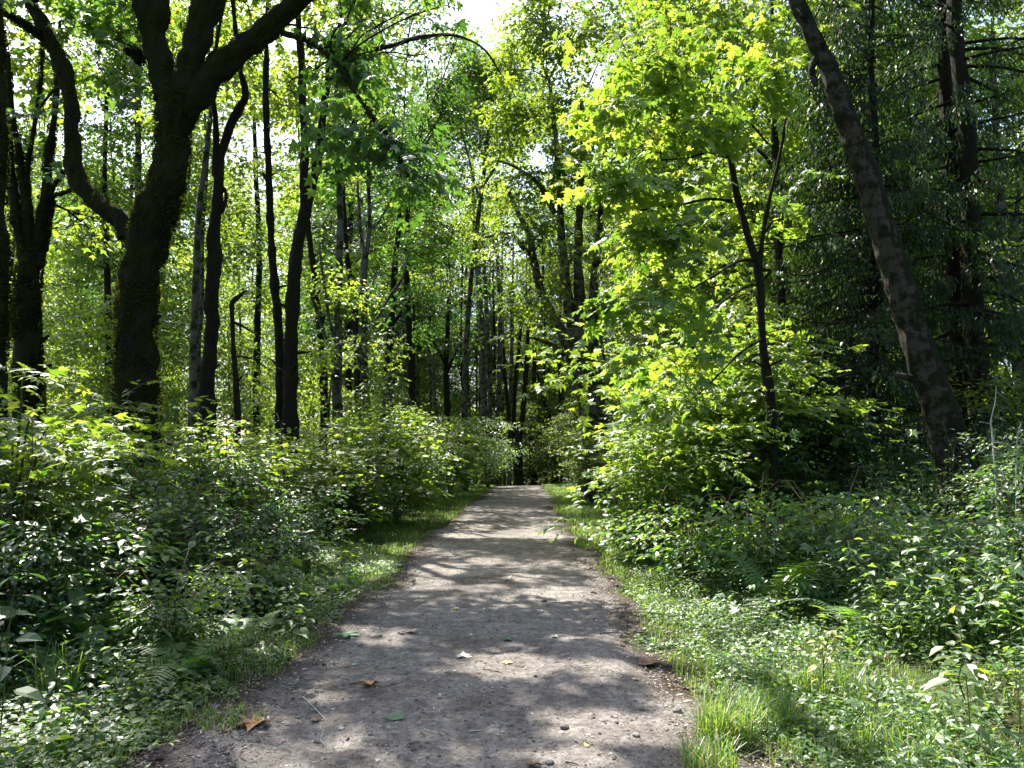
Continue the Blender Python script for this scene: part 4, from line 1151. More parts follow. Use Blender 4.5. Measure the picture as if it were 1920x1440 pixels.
# ---- right side
ptree("young_maple", "young dark stemmed maple forking into a wide V in front of yellow green leaves", 11.0,
      [(1448, 800, 10), (1444, 740, 9.5), (1436, 690, 9.5), (1430, 640, 9), (1426, 580, 9), (1424, 530, 9), (1420, 485, 9.5)],
      [[(1418, 490, 8), (1402, 440, 8), (1388, 390, 8), (1376, 340, 7), (1368, 290, 6.5), (1362, 250, 6), (1364, 215, 5), (1380, 205, 4), (1395, 185, 3)],
       [(1424, 490, 6), (1430, 445, 5), (1436, 405, 5), (1446, 360, 4.5), (1456, 320, 4), (1466, 270, 3), (1476, 200, 2)],
       [(1404, 440, 5), (1392, 400, 4.5), (1382, 350, 4), (1374, 300, 4), (1370, 230, 3), (1366, 180, 2)],
       [(1374, 378, 4.5), (1350, 374, 3.5), (1320, 374, 3, 10.6), (1270, 385, 2.6, 10.2), (1200, 394, 2, 9.8)],
       [(1362, 295, 4), (1330, 286, 3, 10.6), (1290, 296, 2.6, 10.2), (1240, 300, 2, 9.8)],
       [(1360, 250, 3.5), (1340, 225, 3), (1325, 200, 2.5), (1318, 175, 2)],
       [(1414, 488, 3.5), (1385, 490, 3, 10.8), (1350, 510, 2.6, 10.4), (1300, 540, 2, 9.8)],
       [(1422, 532, 3), (1395, 540, 2.6, 10.8), (1350, 570, 2.2, 10.4), (1310, 620, 1.8, 10)],
       [(1430, 635, 3), (1390, 660, 2.6, 10.6), (1350, 700, 2, 10.2), (1310, 740, 1.6, 9.8)],
       [(1432, 440, 2.6), (1450, 415, 2), (1470, 410, 1.5)], [(1380, 215, 3), (1410, 235, 2.5), (1440, 270, 2)]],
      [(1250, 470, 9.8, .75, .5, 1.0), (1190, 440, 9.6, .65, .4, 1.0), (1172, 575, 9.4, .33, .18, 1.1), (1200, 575, 9.6, .6, .28, 1.1), (1290, 590, 10.0, .55, .32, 1.0), (1240, 680, 9.8, .7, .3, 1.1), (1225, 655, 9.6, .35, .18, 1.1),
       (1330, 680, 10.8, .5, .3, 1.0), (1230, 350, 9.8, .85, .5, 1.0), (1130, 340, 9.8, .6, .4), (1280, 250, 10.2, .8, .5, 1.0), (1190, 220, 10, .8, .5),
       (1400, 150, 10.6, .8, .5), (1290, 120, 10.2, .8, .5, 1.0), (1180, 110, 10.2, .8, .5), (1380, 40, 10.8, .9, .6), (1250, 20, 10.4, .9, .6), (1130, 30, 10.6, .7, .5, .9), (1470, 60, 11, .7, .5),
       (1470, 150, 11.3, .4, .3, .8), (1300, -60, 10.6, 1.2, .7, .4), (1400, 400, 12.6, .9, .5, .7), (1330, 330, 12.2, .8, .5, .9), (1480, 330, 12.4, .5, .4, .7), (1390, 560, 13, .8, .4, .8), (1420, 690, 12.6, .6, .3, .8), (1340, -180, 11, 1.8, .9, .3),
       (1300, 420, 12.4, .8, .5, .8), (1250, 750, 10.5, .6, .3, 1.0)],
      M_BARK_DARK, M_SUNNY, T_MAPLE, .165, 1.3, 63, .14, 12, droop=.4, spray=.62, sub=9, tone=-.03, cfreq=1.5, gaps=8.0)
ptree("ivy_trunk", "straight dark trunk close behind the young V forked maple, under hanging cedar sprays", 15.0,
      [(1476, 800, 11), (1472, 700, 10), (1468, 620, 10), (1464, 540, 9), (1460, 460, 9), (1460, 380, 9), (1456, 320, 9), (1452, 250, 7), (1450, 150, 5), (1448, 40, 4), (1446, -80, 3)],
      [[(1458, 330, 5), (1440, 300, 4), (1420, 280, 3)]],
      [(1440, 230, 15.5, 1.1, .7), (1390, 300, 16, 1.2, .8), (1500, 180, 15.5, 1.2, .8), (1420, 80, 15.5, 1.4, .9), (1480, -20, 15, 1.6, 1), (1380, 480, 16.5, 1.3, .8), (1350, 600, 16, 1.0, .7, .9), (1440, 560, 17, .9, .7, .8)],
      M_BARK_DARK, M_SUNNY, T_MAPLE3, .18, 1.0, 64, .16, 12)
ptree("leaning_alder", "thick pale patched trunk leaning steeply left across the dark cedars", 9.6,
      [(1800, 880, 52), (1772, 800, 44), (1745, 720, 39), (1716, 630, 37), (1690, 545, 35), (1662, 450, 34), (1632, 350, 31), (1604, 270, 29), (1572, 180, 27), (1545, 110, 24), (1520, 60, 21), (1495, 0, 20), (1465, -90, 18), (1430, -200, 14), (1400, -330, 9)],
      [[(1535, 100, 10), (1522, 130, 9), (1530, 160, 7)], [(1500, -10, 8), (1560, -120, 6, 9.8), (1620, -260, 4, 10)]],
      [(1480, -120, 9.4, 1.0, .6, .3), (1380, -330, 9.5, 1.8, 1, .3), (1600, -300, 10, 1.8, 1, .3), (1500, 30, 9.4, .45, .3, .8), (1440, -40, 9.2, .6, .4)],
      M_BARK_ALDER, M_SUNNY, T_MAPLE, .17, 1.0, 65, .14, 36, lfreq=5.5, flare=1.5, furrow=.3, slim=.72)
ptree("bare_trunk", "mossy pale trunk slanting at the right edge behind the cedars", 19.0,
      [(1925, 760, 14), (1910, 680, 13), (1898, 600, 12), (1888, 540, 12), (1880, 470, 11), (1876, 400, 9), (1872, 300, 8), (1866, 200, 6), (1860, 60, 5)],
      [[(1884, 500, 7), (1900, 430, 6), (1915, 340, 5)]],
      [(1870, 100, 19, 1.8, 1.2), (1930, 300, 19, 1.4, 1), (1850, 400, 20, 1.4, 1, .8), (1900, 520, 21, 1.6, 1, .8)],
      M_BARK_GREY, M_SUNNY, T_MAPLE3, .19, 1.0, 66, .12, 12)
ptree("slim_tree", "pale sunlit stem behind the lower leaves of the young V forked maple", 20.0,
      [(1374, 760, 7), (1372, 640, 7), (1366, 560, 7), (1362, 480, 7), (1358, 400, 6), (1350, 300, 5), (1344, 180, 4)], (),
      [(1340, 200, 20, 2, 1.4), (1390, 350, 21, 1.6, 1.1), (1290, 330, 21, 1.8, 1.2), (1280, 60, 20, 2.2, 1.6)],
      M_BARK_GREY, M_SUNNY, T_MAPLE3, .19, 1.0, 67, .1, 10)


def conifer(label, base_px, D, top_px, hw, height, seed, blen=3.0, low=1.2, step=.30, side_only=None, twigdens=1.0):
    g = rng(seed)
    b = P(base_px, 900, D); b[2] = float(ground_z(b[0], b[1]))
    t = P(top_px, 0, D)
    dirx = (t[0] - b[0]) / (t[2] - b[2])
    e = empty("cedar_tree", b, label, "conifer")
    hs = np.linspace(0, height, 12)
    r0 = hw * D / FPX
    pts = np.array([[b[0] + dirx * h + g.normal(0, .03), b[1] + g.normal(0, .03), b[2] - .1 + h] for h in hs])
    rad = r0 * np.clip(1.25 - hs / height, .06, 1.1)
    rad[0] *= 1.5
    G = Geo(); tube(G, pts, rad, 14, .22, .08, 4, seed, .3)
    link("trunk", G.mesh("trunk", M_BARK_DARK, True, b), e)
    GB = Geo(); GL = Geo()
    z = low
    while z < height - .5:
        f = 1 - z / height
        L = blen * (f ** .7) * g.uniform(.55, 1.1)
        a = g.uniform(0, 2 * math.pi)
        if side_only is not None and g.random() < .5:
            a = side_only + g.normal(0, .7)
        o = np.array([b[0] + dirx * z, b[1], b[2] + z])
        d = np.array([math.cos(a), math.sin(a), 0])
        sag = g.uniform(.12, .35)
        P_ = [o, o + d * L * .35 + [0, 0, -.05 * L], o + d * L * .7 + [0, 0, -sag * L * .7], o + d * L + [0, 0, -sag * L * .6]]
        rb = min(.035, r0 * .25) * (.5 + f)
        tube(GB, P_, [rb, rb * .7, rb * .45, .005], 5, .3)
        bp, _ = resample(P_, [1, 1, 1, 1], .08)
        n = len(bp)
        dens = 8
        k0 = int(n * .18)
        idx = np.repeat(np.arange(k0, n), dens)
        if len(idx):
            m = len(idx)
            keep = g.random(m) < twigdens * (.55 + .45 * idx / n)
            idx = idx[keep]; m = len(idx)
            sdv = np.array([-d[1], d[0], 0])
            # side twiglets, then hanging sprays from them
            off = g.uniform(-1, 1, m) * .34 * (1.15 - idx / n) * min(1.3, L / 2)
            pos = bp[idx] + sdv * off[:, None] + g.normal(0, .02, (m, 3))
            pos[:, 2] -= np.abs(off) * .35
            ax = np.stack([g.normal(0, .35, m), g.normal(0, .35, m), -np.ones(m) * g.uniform(.6, 1.2, m)], 1) + d * .35 + sdv * np.sign(off)[:, None] * .3
            nn = g.normal(size=(m, 3)) + d * .5
            kg = ~in_gap(pos)
            pos = pos[kg]; ax = ax[kg]; nn = nn[kg]; m = len(pos)
            leaves(GL, pos, ax, nn, g.uniform(.06, .17, m), T_NARROW, np.clip(g.normal(.45, .22, m), 0, 1), g.uniform(-1, 2, m))
            hang = g.random(m) ** 2
            for lv in range(1, 4):
                kk = hang * 4 > lv - 1
                q_ = pos[kk] + g.normal(0, .025, (kk.sum(), 3)) + np.array([0, 0, -.085 * lv])
                leaves(GL, q_, ax[kk] * [.5, .5, 1.2] + g.normal(0, .3, (kk.sum(), 3)), g.normal(size=(kk.sum(), 3)), g.uniform(.05, .15, kk.sum()), T_NARROW, np.clip(g.normal(.45, .22, kk.sum()), 0, 1), g.uniform(-1, 2, kk.sum()))
        z += step * g.uniform(.4, 1.3)
    link("bough", GB.mesh("bough", M_BARK_DARK, True, b), e)
    link("crown", GL.mesh("crown", M_CEDAR, False, b), e)
    return e


conifer("dark cedar with bare lower side branches, left trunk of the close pair", 1803, 14.2, 1768, 15, 19, 201, 3.0, 1.6, .24, twigdens=.7)
conifer("dark cedar trunk, right one of the close pair at the right", 1850, 13.6, 1792, 17, 20, 202, 3.2, 1.4, .24, twigdens=.7)
conifer("cedar with long drooping sprays hanging behind the leaning pale trunk", 1640, 12.8, 1640, 9, 15, 203, 3.3, .6, .12, math.pi * 1.05)
conifer("low dense cedar in deep shade at the foot of the leaning pale trunk", 1590, 13.6, 1585, 6, 9, 204, 2.8, .3, .09)
conifer("cedar at the right edge behind the close pair of trunks", 1990, 15.5, 1980, 14, 17, 205, 3.0, .8, .3, twigdens=.6)

# ------------------------------------------------------------------ generic trees deeper in the wood
def template_tree(seed, height, low, rad, leafm, barkm, spread, nb, T, size, dens, fork=True):
    g = rng(seed)
    e = empty("forest_tree", (0, 0, 0), "tree", "tree")
    G = Geo()
    lean = g.normal(0, .03, 2)
    hs = np.linspace(-.2, height * .92, 9)
    wob = np.cumsum(g.normal(0, .10, (9, 2)), 0)
    pts = np.stack([lean[0] * hs + wob[:, 0], lean[1] * hs + wob[:, 1], hs], 1)
    pts[0, :2] = 0; pts[1, :2] *= .5
    r = rad * np.clip(1.05 - hs / height, .08, 1); r[0] *= 1.4
    tube(G, pts, r, 9, .35, .12, 3, seed, .2)
    ap, ar = resample(pts, r, .5)
    if fork:
        for _ in range(2):
            k = g.integers(3, 6); s = pts[k]; a = g.uniform(0, 6.28); d = np.array([math.cos(a), math.sin(a), 0])
            q = [s, s + d * .7 + [0, 0, 1.2], s + d * 1.3 + [0, 0, 3.4], s + d * 1.6 + [0, 0, 6]]
            tube(G, q, [r[k] * .6, r[k] * .5, r[k] * .3, .02], 7, .35, .1, 3, seed)
    link("trunk", G.mesh("trunk", barkm, True), e)
    GL = Geo(); GB = Geo(); cs = []
    for i in range(nb):
        f = (i + .5) / nb
        z = low + (height - low) * f
        k = int(np.argmin(np.abs(ap[:, 2] - z)))
        a = i * 2.4 + g.normal(0, .4)
        rr = spread * math.sin(math.pi * min(1, .25 + .7 * f)) * g.uniform(.4, .95)
        c = np.array([ap[k, 0] + rr * math.cos(a), ap[k, 1] + rr * math.sin(a), z])
        br = g.uniform(.95, 1.7) * spread / 2.4
        crown_leaves(GL, c, (br, br, br * .62), int(30 * dens * br * br), 11, size, T, g, .95, .38, .8, .35, g.normal(0, .06), seed=seed)
        cs.append((c, (br, br, br * .6)))
    branchlets(GB, ap, ar, cs, g, .015, 4)
    link("bough", GB.mesh("bough", barkm, True), e)
    link("crown", GL.mesh("crown", leafm, False), e)
    return e


TPL = [
    template_tree(301, 20, 5, .15, M_MAPLE, M_BARK_BROWN, 2.6, 26, T_MAPLE3, .19, .9),
    template_tree(302, 17, 3.5, .13, M_SUNNY, M_BARK_GREY, 2.4, 24, T_MAPLE3, .18, .9),
    template_tree(303, 22, 6, .16, M_DEEP, M_BARK_GREY, 2.9, 26, T_MAPLE3, .20, .9),
    template_tree(304, 18, 7, .12, M_MAPLE, M_BARK_GREY, 2.0, 18, T_MAPLE3, .18, .9, False),
    template_tree(305, 6.5, 1.2, .05, M_SUNNY, M_BARK_GREY, 1.7, 13, T_MAPLE3, .17, 1.0, False),
    template_tree(306, 5.0, .8, .04, M_MAPLE, M_BARK_DARK, 1.6, 11, T_MAPLE3, .17, 1.0, False),
]


def gxyz(x, y):
    return (x, y, float(ground_z(x, y)))


def forest():
    g = rng(400)
    used = [False] * len(TPL)
    spots = []

    def blocked(x, y):
        if side(x, y) < 1.6 + .03 * y: return True
        # keep the sight line of the sky gap over the path open near the camera
        for (a, b) in spots:
            if (a - x) ** 2 + (b - y) ** 2 < 5.5: return True
        return False

    def put(x, y, k, sc, lab, grp):
        spots.append((x, y))
        rz = g.uniform(0, 6.28)
        if not used[k]:
            used[k] = True
            o = TPL[k]
            o.location = gxyz(x, y); o.rotation_euler = (0, 0, rz); o.scale = (sc, sc, sc)
            o["label"] = lab; o["group"] = grp
        else:
            copy_tree(TPL[k], gxyz(x, y), rz, sc, lab, grp)
    zones = [
        # x0, x1, y0, y1, count, kinds, label, group
        (-32, -7, 24, 42, 10, (0, 1, 2, 3), "tall leafy tree in the sunlit wood behind the dark trunks on the left", "tall trees in the wood on the left"),
        (-46, -6, 42, 75, 27, (0, 1, 2, 3), "far tall tree deep in the wood beyond the left bank", "far trees of the wood on the left"),
        (5, 28, 22, 42, 17, (0, 1, 2, 3), "tall leafy tree in the wood behind the young V forked maple and the cedars", "tall trees in the wood on the right"),
        (6, 44, 42, 75, 32, (0, 1, 2, 3), "far tall tree deep in the wood beyond the right bank", "far trees of the wood on the right"),
        (-9, 11, 58, 92, 24, (0, 2, 3, 3), "tree standing beyond the crest where the path drops away", "trees beyond the crest of the path"),
        (-26, -5, 17, 40, 24, (4, 5), "bright leafy sapling under the taller trees left of the path", "saplings under the trees on the left"),
        (-3, 6, 47, 58, 14, (4, 5), "leafy sapling just beyond the crest of the path", "saplings beyond the crest"),
        (4, 22, 16, 42, 20, (4, 5), "bright leafy sapling under the taller trees right of the path", "saplings under the trees on the right"),
    ]
    for x0, x1, y0, y1, n, kinds, lab, grp in zones:
        c = 0; tries = 0
        while c < n and tries < 900:
            tries += 1
            x = g.uniform(x0, x1); y = g.uniform(y0, y1)
            if y > 58 and grp.startswith("trees beyond"):
                if abs(x - 1.2) > 12: continue
                if any((a - x) ** 2 + (b - y) ** 2 < 4 for a, b in spots): continue
            elif 'beyond the crest' in grp: pass
            elif blocked(x, y): continue
            # outside the picture: leave out
            if abs(x) > y * .78 + 3: continue
            put(x, y, int(kinds[g.integers(len(kinds))]), g.uniform(.82, 1.12) * (1.32 if y > 50 else 1.0), lab, grp)
            c += 1


forest()

# the wood beyond, seen only as one leafy mass
def far_wood():
    g = rng(500)
    geo = Geo()
    n = 210
    for i in range(n):
        a = g.uniform(-.72, .72)
        d = g.uniform(82, 120)
        x = d * math.sin(a); y = d * math.cos(a)
        top = 15 if abs(a) > .12 else 13
        z = ground_z(x, y) + g.uniform(0, top)
        r = g.uniform(2.4, 4.2)
        crown_leaves(geo, (x, y, float(z)), (r, r, r * .7), int(18 * r), 9, .5, T_QUAD, g, 1.8, .3, .3, .3, g.normal(0, .08))
    tag(link("far_woods", geo.mesh("far_woods", M_MAPLE)), "distant mass of sunlit foliage closing the view between the trunks", "woods", kind="stuff")


far_wood()

# ------------------------------------------------------------------ shrubs
def template_shrub(name, seed, h, w, T, size, leafm, stemm, nst, nl, arch=.5, spray=.35, droop=.3):
    """arching stems from one root carrying sprays of leaves"""
    g = rng(seed)
    e = empty(name, (0, 0, 0), "shrub", "shrub")
    GS = Geo(); GL = Geo()
    for i in range(nst):
        a = i * 2.399 + g.normal(0, .3)
        L = h * g.choice([.5, .7, .9, 1.0, 1.25]) * g.uniform(.85, 1.1)
        out = w * g.uniform(.15, 1.0)
        d = np.array([math.cos(a), math.sin(a), 0])
        p = [np.array([0.05 * d[0], .05 * d[1], -.05]), d * out * .22 + [0, 0, L * .45], d * out * .6 + [0, 0, L * .85], d * out + [0, 0, L * (1 - .25 * arch)], d * out * 1.25 + [0, 0, L * (1 - .6 * arch)]]
        r = .006 + .006 * h / 2
        tube(GS, p, [r, r * .85, r * .6, r * .4, .002], 4, .25)
        bp, _ = resample(p, [1] * 5, .05)
        nodes = g.integers(int(len(bp) * .25), len(bp), max(4, nl // 4))
        k = np.clip(nodes[g.integers(0, len(nodes), nl)] + g.integers(-2, 3, nl), 0, len(bp) - 1)
        m = len(k)
        side_ = g.normal(0, 1, (m, 3)) * np.array([1, 1, .25])
        pos = bp[k] + side_ * spray * .45
        sprn = 5
        hdir = unit(side_ + d * .4)
        t = (np.arange(sprn)[None] + g.random((m, sprn))) / sprn
        sv = np.cross(hdir, np.array([0, 0, 1.0]))
        sg = np.where(np.arange(sprn) % 2 == 0, 1, -1)[None] * np.ones((m, 1))
        pp = pos[:, None] + hdir[:, None] * (t * spray)[:, :, None] + sv[:, None] * (sg * spray * .2)[:, :, None]
        pp[:, :, 2] -= droop * t * t * spray
        ax = hdir[:, None] * (.4 + t)[:, :, None] + sv[:, None] * (sg * (1 - .7 * t))[:, :, None] + g.normal(0, .2, (m, sprn, 3))
        ax[:, :, 2] -= .25
        nn = np.array([0, 0, 1.0]) + g.normal(0, .35, (m, sprn, 3))
        rn = np.clip(g.normal(.5, .15, (m, 1)) + g.normal(0, .12, (m, sprn)), 0, 1)
        leaves(GL, pp.reshape(-1, 3), ax.reshape(-1, 3), nn.reshape(-1, 3), np.repeat(size * g.uniform(.6, 1.35, m), sprn) * g.uniform(.6, 1.15, m * sprn), T, rn.ravel(), g.uniform(.2, 2, m * sprn))
    link("stem", GS.mesh("stem", stemm, True), e)
    link("foliage", GL.mesh("foliage", leafm, False), e)
    return e


SH = {
    'vine': template_shrub("vine_maple_shrub", 601, 2.6, 1.3, T_MAPLE, .12, M_MAPLE, M_TWIG, 16, 34, .5, .42),
    'vineY': template_shrub("vine_maple_shrub", 602, 2.4, 1.5, T_MAPLE, .14, M_SUNNY, M_TWIG, 17, 32, .5, .5),
    'salmon': template_shrub("salmonberry_bush", 603, 1.9, 1.1, T_OVATE, .10, M_DEEP, M_STEM_RED, 20, 34, .6, .30),
    'hazel': template_shrub("hazel_shrub", 604, 2.9, 1.4, T_ROUND, .105, M_MAPLE, M_TWIG, 18, 42, .4, .40),
    'pale': template_shrub("pale_leaved_shrub", 605, 2.6, 1.6, T_OVATE, .11, M_PALE, M_STEM_RED, 20, 38, .9, .35, .5),
    'bramble': template_shrub("bramble_bush", 606, 1.1, .9, T_OVATE, .085, M_HERB, M_STEM_RED, 16, 22, .9, .22),
}
SH_USED = {k: False for k in SH}


def shrub(kind, px, D, sc, label, cat="shrub", sz=None, group=None):
    g = rng(int(abs(px) * 7 + D * 100))
    c = P(px, 900, D)
    hz = .84 if (px < 700 and D > 5.8) else 1.0
    s = (sc, sc, sc * hz if sz is None else sz)
    loc = gxyz(c[0], D)
    rz = g.uniform(0, 6.28)
    if not SH_USED[kind]:
        SH_USED[kind] = True
        o = SH[kind]; o.location = loc; o.rotation_euler = (0, 0, rz); o.scale = s; o["label"] = label
    else:
        o = copy_tree(SH[kind], loc, rz, s, label)
    o["category"] = cat
    if group: o["group"] = group
    return o


SHRUBS = [
    ('vine', 30, 6.4, .92, "maple leaved shrub in front of the fan shaped many stemmed maple"),
    ('vine', 150, 9.2, .85, "maple leaved shrub just left of the foot of the massive mossy maple"),
    ('salmon', 40, 5.6, .62, "ovate leaved bush with glinting leaves at the left edge of the bank"),
    ('salmon', 240, 7.6, .72, "dark leafy bush right in front of the massive mossy trunk"),
    ('hazel', 330, 10.0, .72, "round leaved shrub between the massive mossy maple and the dark forked maple"),
    ('vine', 430, 10.5, .82, "maple leaved shrub covering the foot of the crooked snag"),
    ('salmon', 390, 8.2, .8, "dense shaded bush below the dark forked maple"),
    ('salmon', 520, 9.8, .75, "small dark bush in front of the tall V shaped maple"),
    ('hazel', 540, 13.0, .8, "round leaved shrub at the foot of the tall V shaped maple"),
    ('vine', 620, 14.5, .9, "maple leaved shrub under the grey moss footed stem"),
    ('hazel', 560, 16.5, .85, "tall shrub behind the first row of bushes left of the path"),
    ('vineY', 745, 18.0, 1.0, "sunlit yellow green shrub bulging out at the bend of the left verge"),
    ('hazel', 690, 17.0, 1.0, "dark green shrub just left of the sunlit yellow green one"),
    ('salmon', 655, 15.0, 1.0, "shaded bush above the grassy verge left of the path"),
    ('salmon', 780, 23.0, 1.1, "low bush behind the sunlit yellow green shrub"),
    ('hazel', 790, 26.0, 1.15, "tall round leaved shrub halfway along the left verge"),
    ('vineY', 845, 30.0, 1.15, "bright topped shrub beside the far part of the left verge"),
    ('pale', 875, 35.0, 1.25, "grey green shrub arching over toward the far end of the path"),
    ('pale', 915, 40.0, 1.25, "pale drooping shrub hanging beside the crest of the path"),
    ('salmon', 930, 44.0, .9, "small bush at the very crest of the path on the left"),
    ('pale', 850, 40.0, 1.3, "whitish leaved shrub catching sun behind the arching one"),
    ('vineY', 1240, 11.2, .7, "lowest bright yellow green shrub next to the right path verge"),
    ('vineY', 1345, 12.0, 1.0, "bright yellow green shrub below the young V forked maple"),
    ('vineY', 1330, 13.5, 1.45, "yellow green shrub left of the young maple's foot"),
    ('vineY', 1395, 12.4, 1.2, "sunlit shrub in front of the young maple's foot"),
    ('vineY', 1300, 16.5, 1.35, "shrub behind the bright yellow green ones on the right verge"),
    ('vineY', 1205, 20.0, .8, "sunlit shrub at the foot of the leaning multi stem maple"),
    ('hazel', 1110, 25.0, .95, "round leaved shrub beside the base of the leaning multi stem maple"),
    ('vine', 1105, 33.0, 1.0, "far shrub on the right side near the crest of the path"),
    ('bramble', 1200, 11.0, 1.1, "low bramble at the right verge beneath the yellow green shrubs"),
    ('bramble', 1290, 9.2, 1.0, "bramble bush spreading behind the fern on the right"),
    ('bramble', 1420, 8.6, 1.1, "bramble in front of the dark cedar shade"),
    ('bramble', 1560, 8.2, 1.1, "bramble bush left of the leaning trunk's foot"),
    ('bramble', 1690, 7.6, .75, "bramble growing in front of the leaning pale trunk"),
    ('bramble', 1840, 7.2, .8, "bramble by the dead lichen covered branch"),
    ('salmon', 1900, 6.4, .55, "leafy bush at the right edge of the bank"),
    ('pale', 1910, 8.6, .5, "pale spiky looking shrub at the right edge under the cedars"),
    ('salmon', 1500, 12.0, .85, "shaded bush under the hanging cedar sprays"),
    ('salmon', 1660, 12.0, .8, "dark bush in the deep shade left of the leaning trunk"),
    ('hazel', 1950, 12.5, .8, "shrub beyond the cedars at the right edge"),
    ('bramble', 130, 6.8, 1.3, "bramble with broad leaves in the middle of the left bank"),
    ('bramble', 330, 6.0, .8, "bramble in the dark hollow of the left bank"),
    ('bramble', 480, 7.6, .85, "small bramble at the edge of the left bank shade"),
]
for s_ in SHRUBS:
    shrub(*s_)

# ------------------------------------------------------------------ ferns
def fern_proto():
    g = rng(700)
    protos = []
    for v in range(3):
        GL = Geo()
        L = 1.0
        n = 26
        t = np.linspace(.06, 1, n)
        droop = .35 + .15 * v
        xs = t * L * .92; zs = L * (.75 * t - (droop + .2) * 1.5 * t * t)
        cen = np.stack([xs, np.zeros(n), zs], 1)
        tan = unit(np.gradient(cen, axis=0))
        prof = np.sin(np.pi * np.clip(t * .9 + .12, 0, 1)) ** .8 * (1.1 - .55 * t)
        for sg in (-1, 1):
            ax = np.stack([np.full(n, .28), np.full(n, sg * 1.0), np.full(n, -.18)], 1) + g.normal(0, .05, (n, 3))
            nn = np.stack([-tan[:, 2], np.zeros(n), tan[:, 0]], 1)
            leaves(GL, cen, ax, nn, .23 * prof, T_FRONDLET, np.clip(g.normal(.55, .1, n), 0, 1), g.uniform(.5, 1.5, n))
        tube(GL, cen, np.linspace(.004, .0015, n), 4, .2, raw=True)
        protos.append(GL.mesh("frond", M_FERN))
    return protos


_fp = []
for i in range(9):
    v = i / 8
    w = .085 * (1 - v) + .015
    _fp.append((w if i % 2 == 0 else w * .45, v, 0))
_vl = [(0, 0, 0)] + _fp + [(0, 1, 0)] + [(-a, b, c) for a, b, c in _fp[::-1]]
T_FRONDLET = tmpl([(0, .3, 0)] + _vl, [(0, i + 1, (i + 1) % len(_vl) + 1) for i in range(len(_vl))])
FROND = fern_proto()


def fern(px, D, size, n, label, seed, fan=(0, 6.28), zoff=0, up=0):
    g = rng(seed)
    c = P(px, 900, D)
    e = empty("fern", gxyz(c[0], D), label, "fern")
    e.location.z += zoff
    for i in range(n):
        o = link("frond", FROND[i % 3], e)
        a = fan[0] + (fan[1] - fan[0]) * (i + g.uniform(-.3, .3)) / n
        s = size * g.uniform(.75, 1.1)
        o.rotation_euler = (g.normal(0, .12), g.uniform(-.5, -.1) - up, a)
        o.scale = (s, s, s)


FERNS = [
    (1450, 7.5, 1.15, 8, "bright fern with long arching fronds lit by the sun on the right bank", 1, (0, 6.28), 0, .3),
    (1600, 6.6, .85, 7, "large fern half shaded behind the yellowing seedling", 2),
    (1330, 8.8, .6, 7, "small fern at the right verge below the brambles", 3),
    (1750, 6.6, .9, 8, "fern among herbs in front of the leaning tree", 4),
    (360, 5.4, .75, 8, "dark sword fern in the hollow of the left bank", 5),
    (620, 8.8, .6, 7, "low fern at the edge of the left verge", 6),
    (470, 6.6, .6, 7, "fern between the two brambles of the left bank", 7),
    (1490, 9.4, .9, 8, "fern below the hanging cedar sprays", 8),
]
for a_ in FERNS:
    fern(*a_)

# ------------------------------------------------------------------ single foreground plants
def stalk_plant(name, label, cat, px, D, h, nl, size, T, leafm, stemm, seed, lean=(0, 0), base_r=.004, branchy=0, start=.25):
    g = rng(seed)
    c = P(px, 900, D); b = np.array(gxyz(c[0], D))
    e = empty(name, b, label, cat)
    GS = Geo(); GL = Geo()
    stems = [(np.array([0, 0, 0.]), np.array([lean[0], lean[1], 1.0]), h)]
    for k in range(branchy):
        t = g.uniform(.25, .7)
        stems.append((np.array([lean[0], lean[1], 1.0]) * h * t, np.array([g.normal(0, .6), g.normal(0, .6), 1.0]), h * g.uniform(.3, .55)))
    for s0, d, L in stems:
        p = [s0, s0 + d * L * .4 + g.normal(0, .015, 3), s0 + d * L * .75 + g.normal(0, .02, 3), s0 + d * L]
        tube(GS, p, [base_r, base_r * .8, base_r * .5, .0012], 5, .08)
        bp, _ = resample(p, [1] * 4, .02)
        ks = np.linspace(start * len(bp), len(bp) - 1, nl).astype(int)
        for j, k in enumerate(ks):
            a = j * 1.57 + g.normal(0, .3)
            for q in (0, math.pi):
                out = np.array([math.cos(a + q), math.sin(a + q), g.normal(.05, .25)])
                ps = bp[k] + out * .02
                tube(GS, [bp[k], ps, ps + out * .02], [.0012, .001, .0008], 3, .05)
                leaves(GL, [ps + out * .02], np.array([out + [0, 0, -.25]]), np.array([[g.normal(0, .25), g.normal(0, .25), 1.0]]), size * g.uniform(.6, 1.15) * (1.15 - .4 * j / nl), T, np.array([g.uniform(.2, .9)]), np.array([1.0]))
    link("stem", GS.mesh("stem", stemm, True), e)
    link("foliage", GL.mesh("foliage", leafm, False), e)


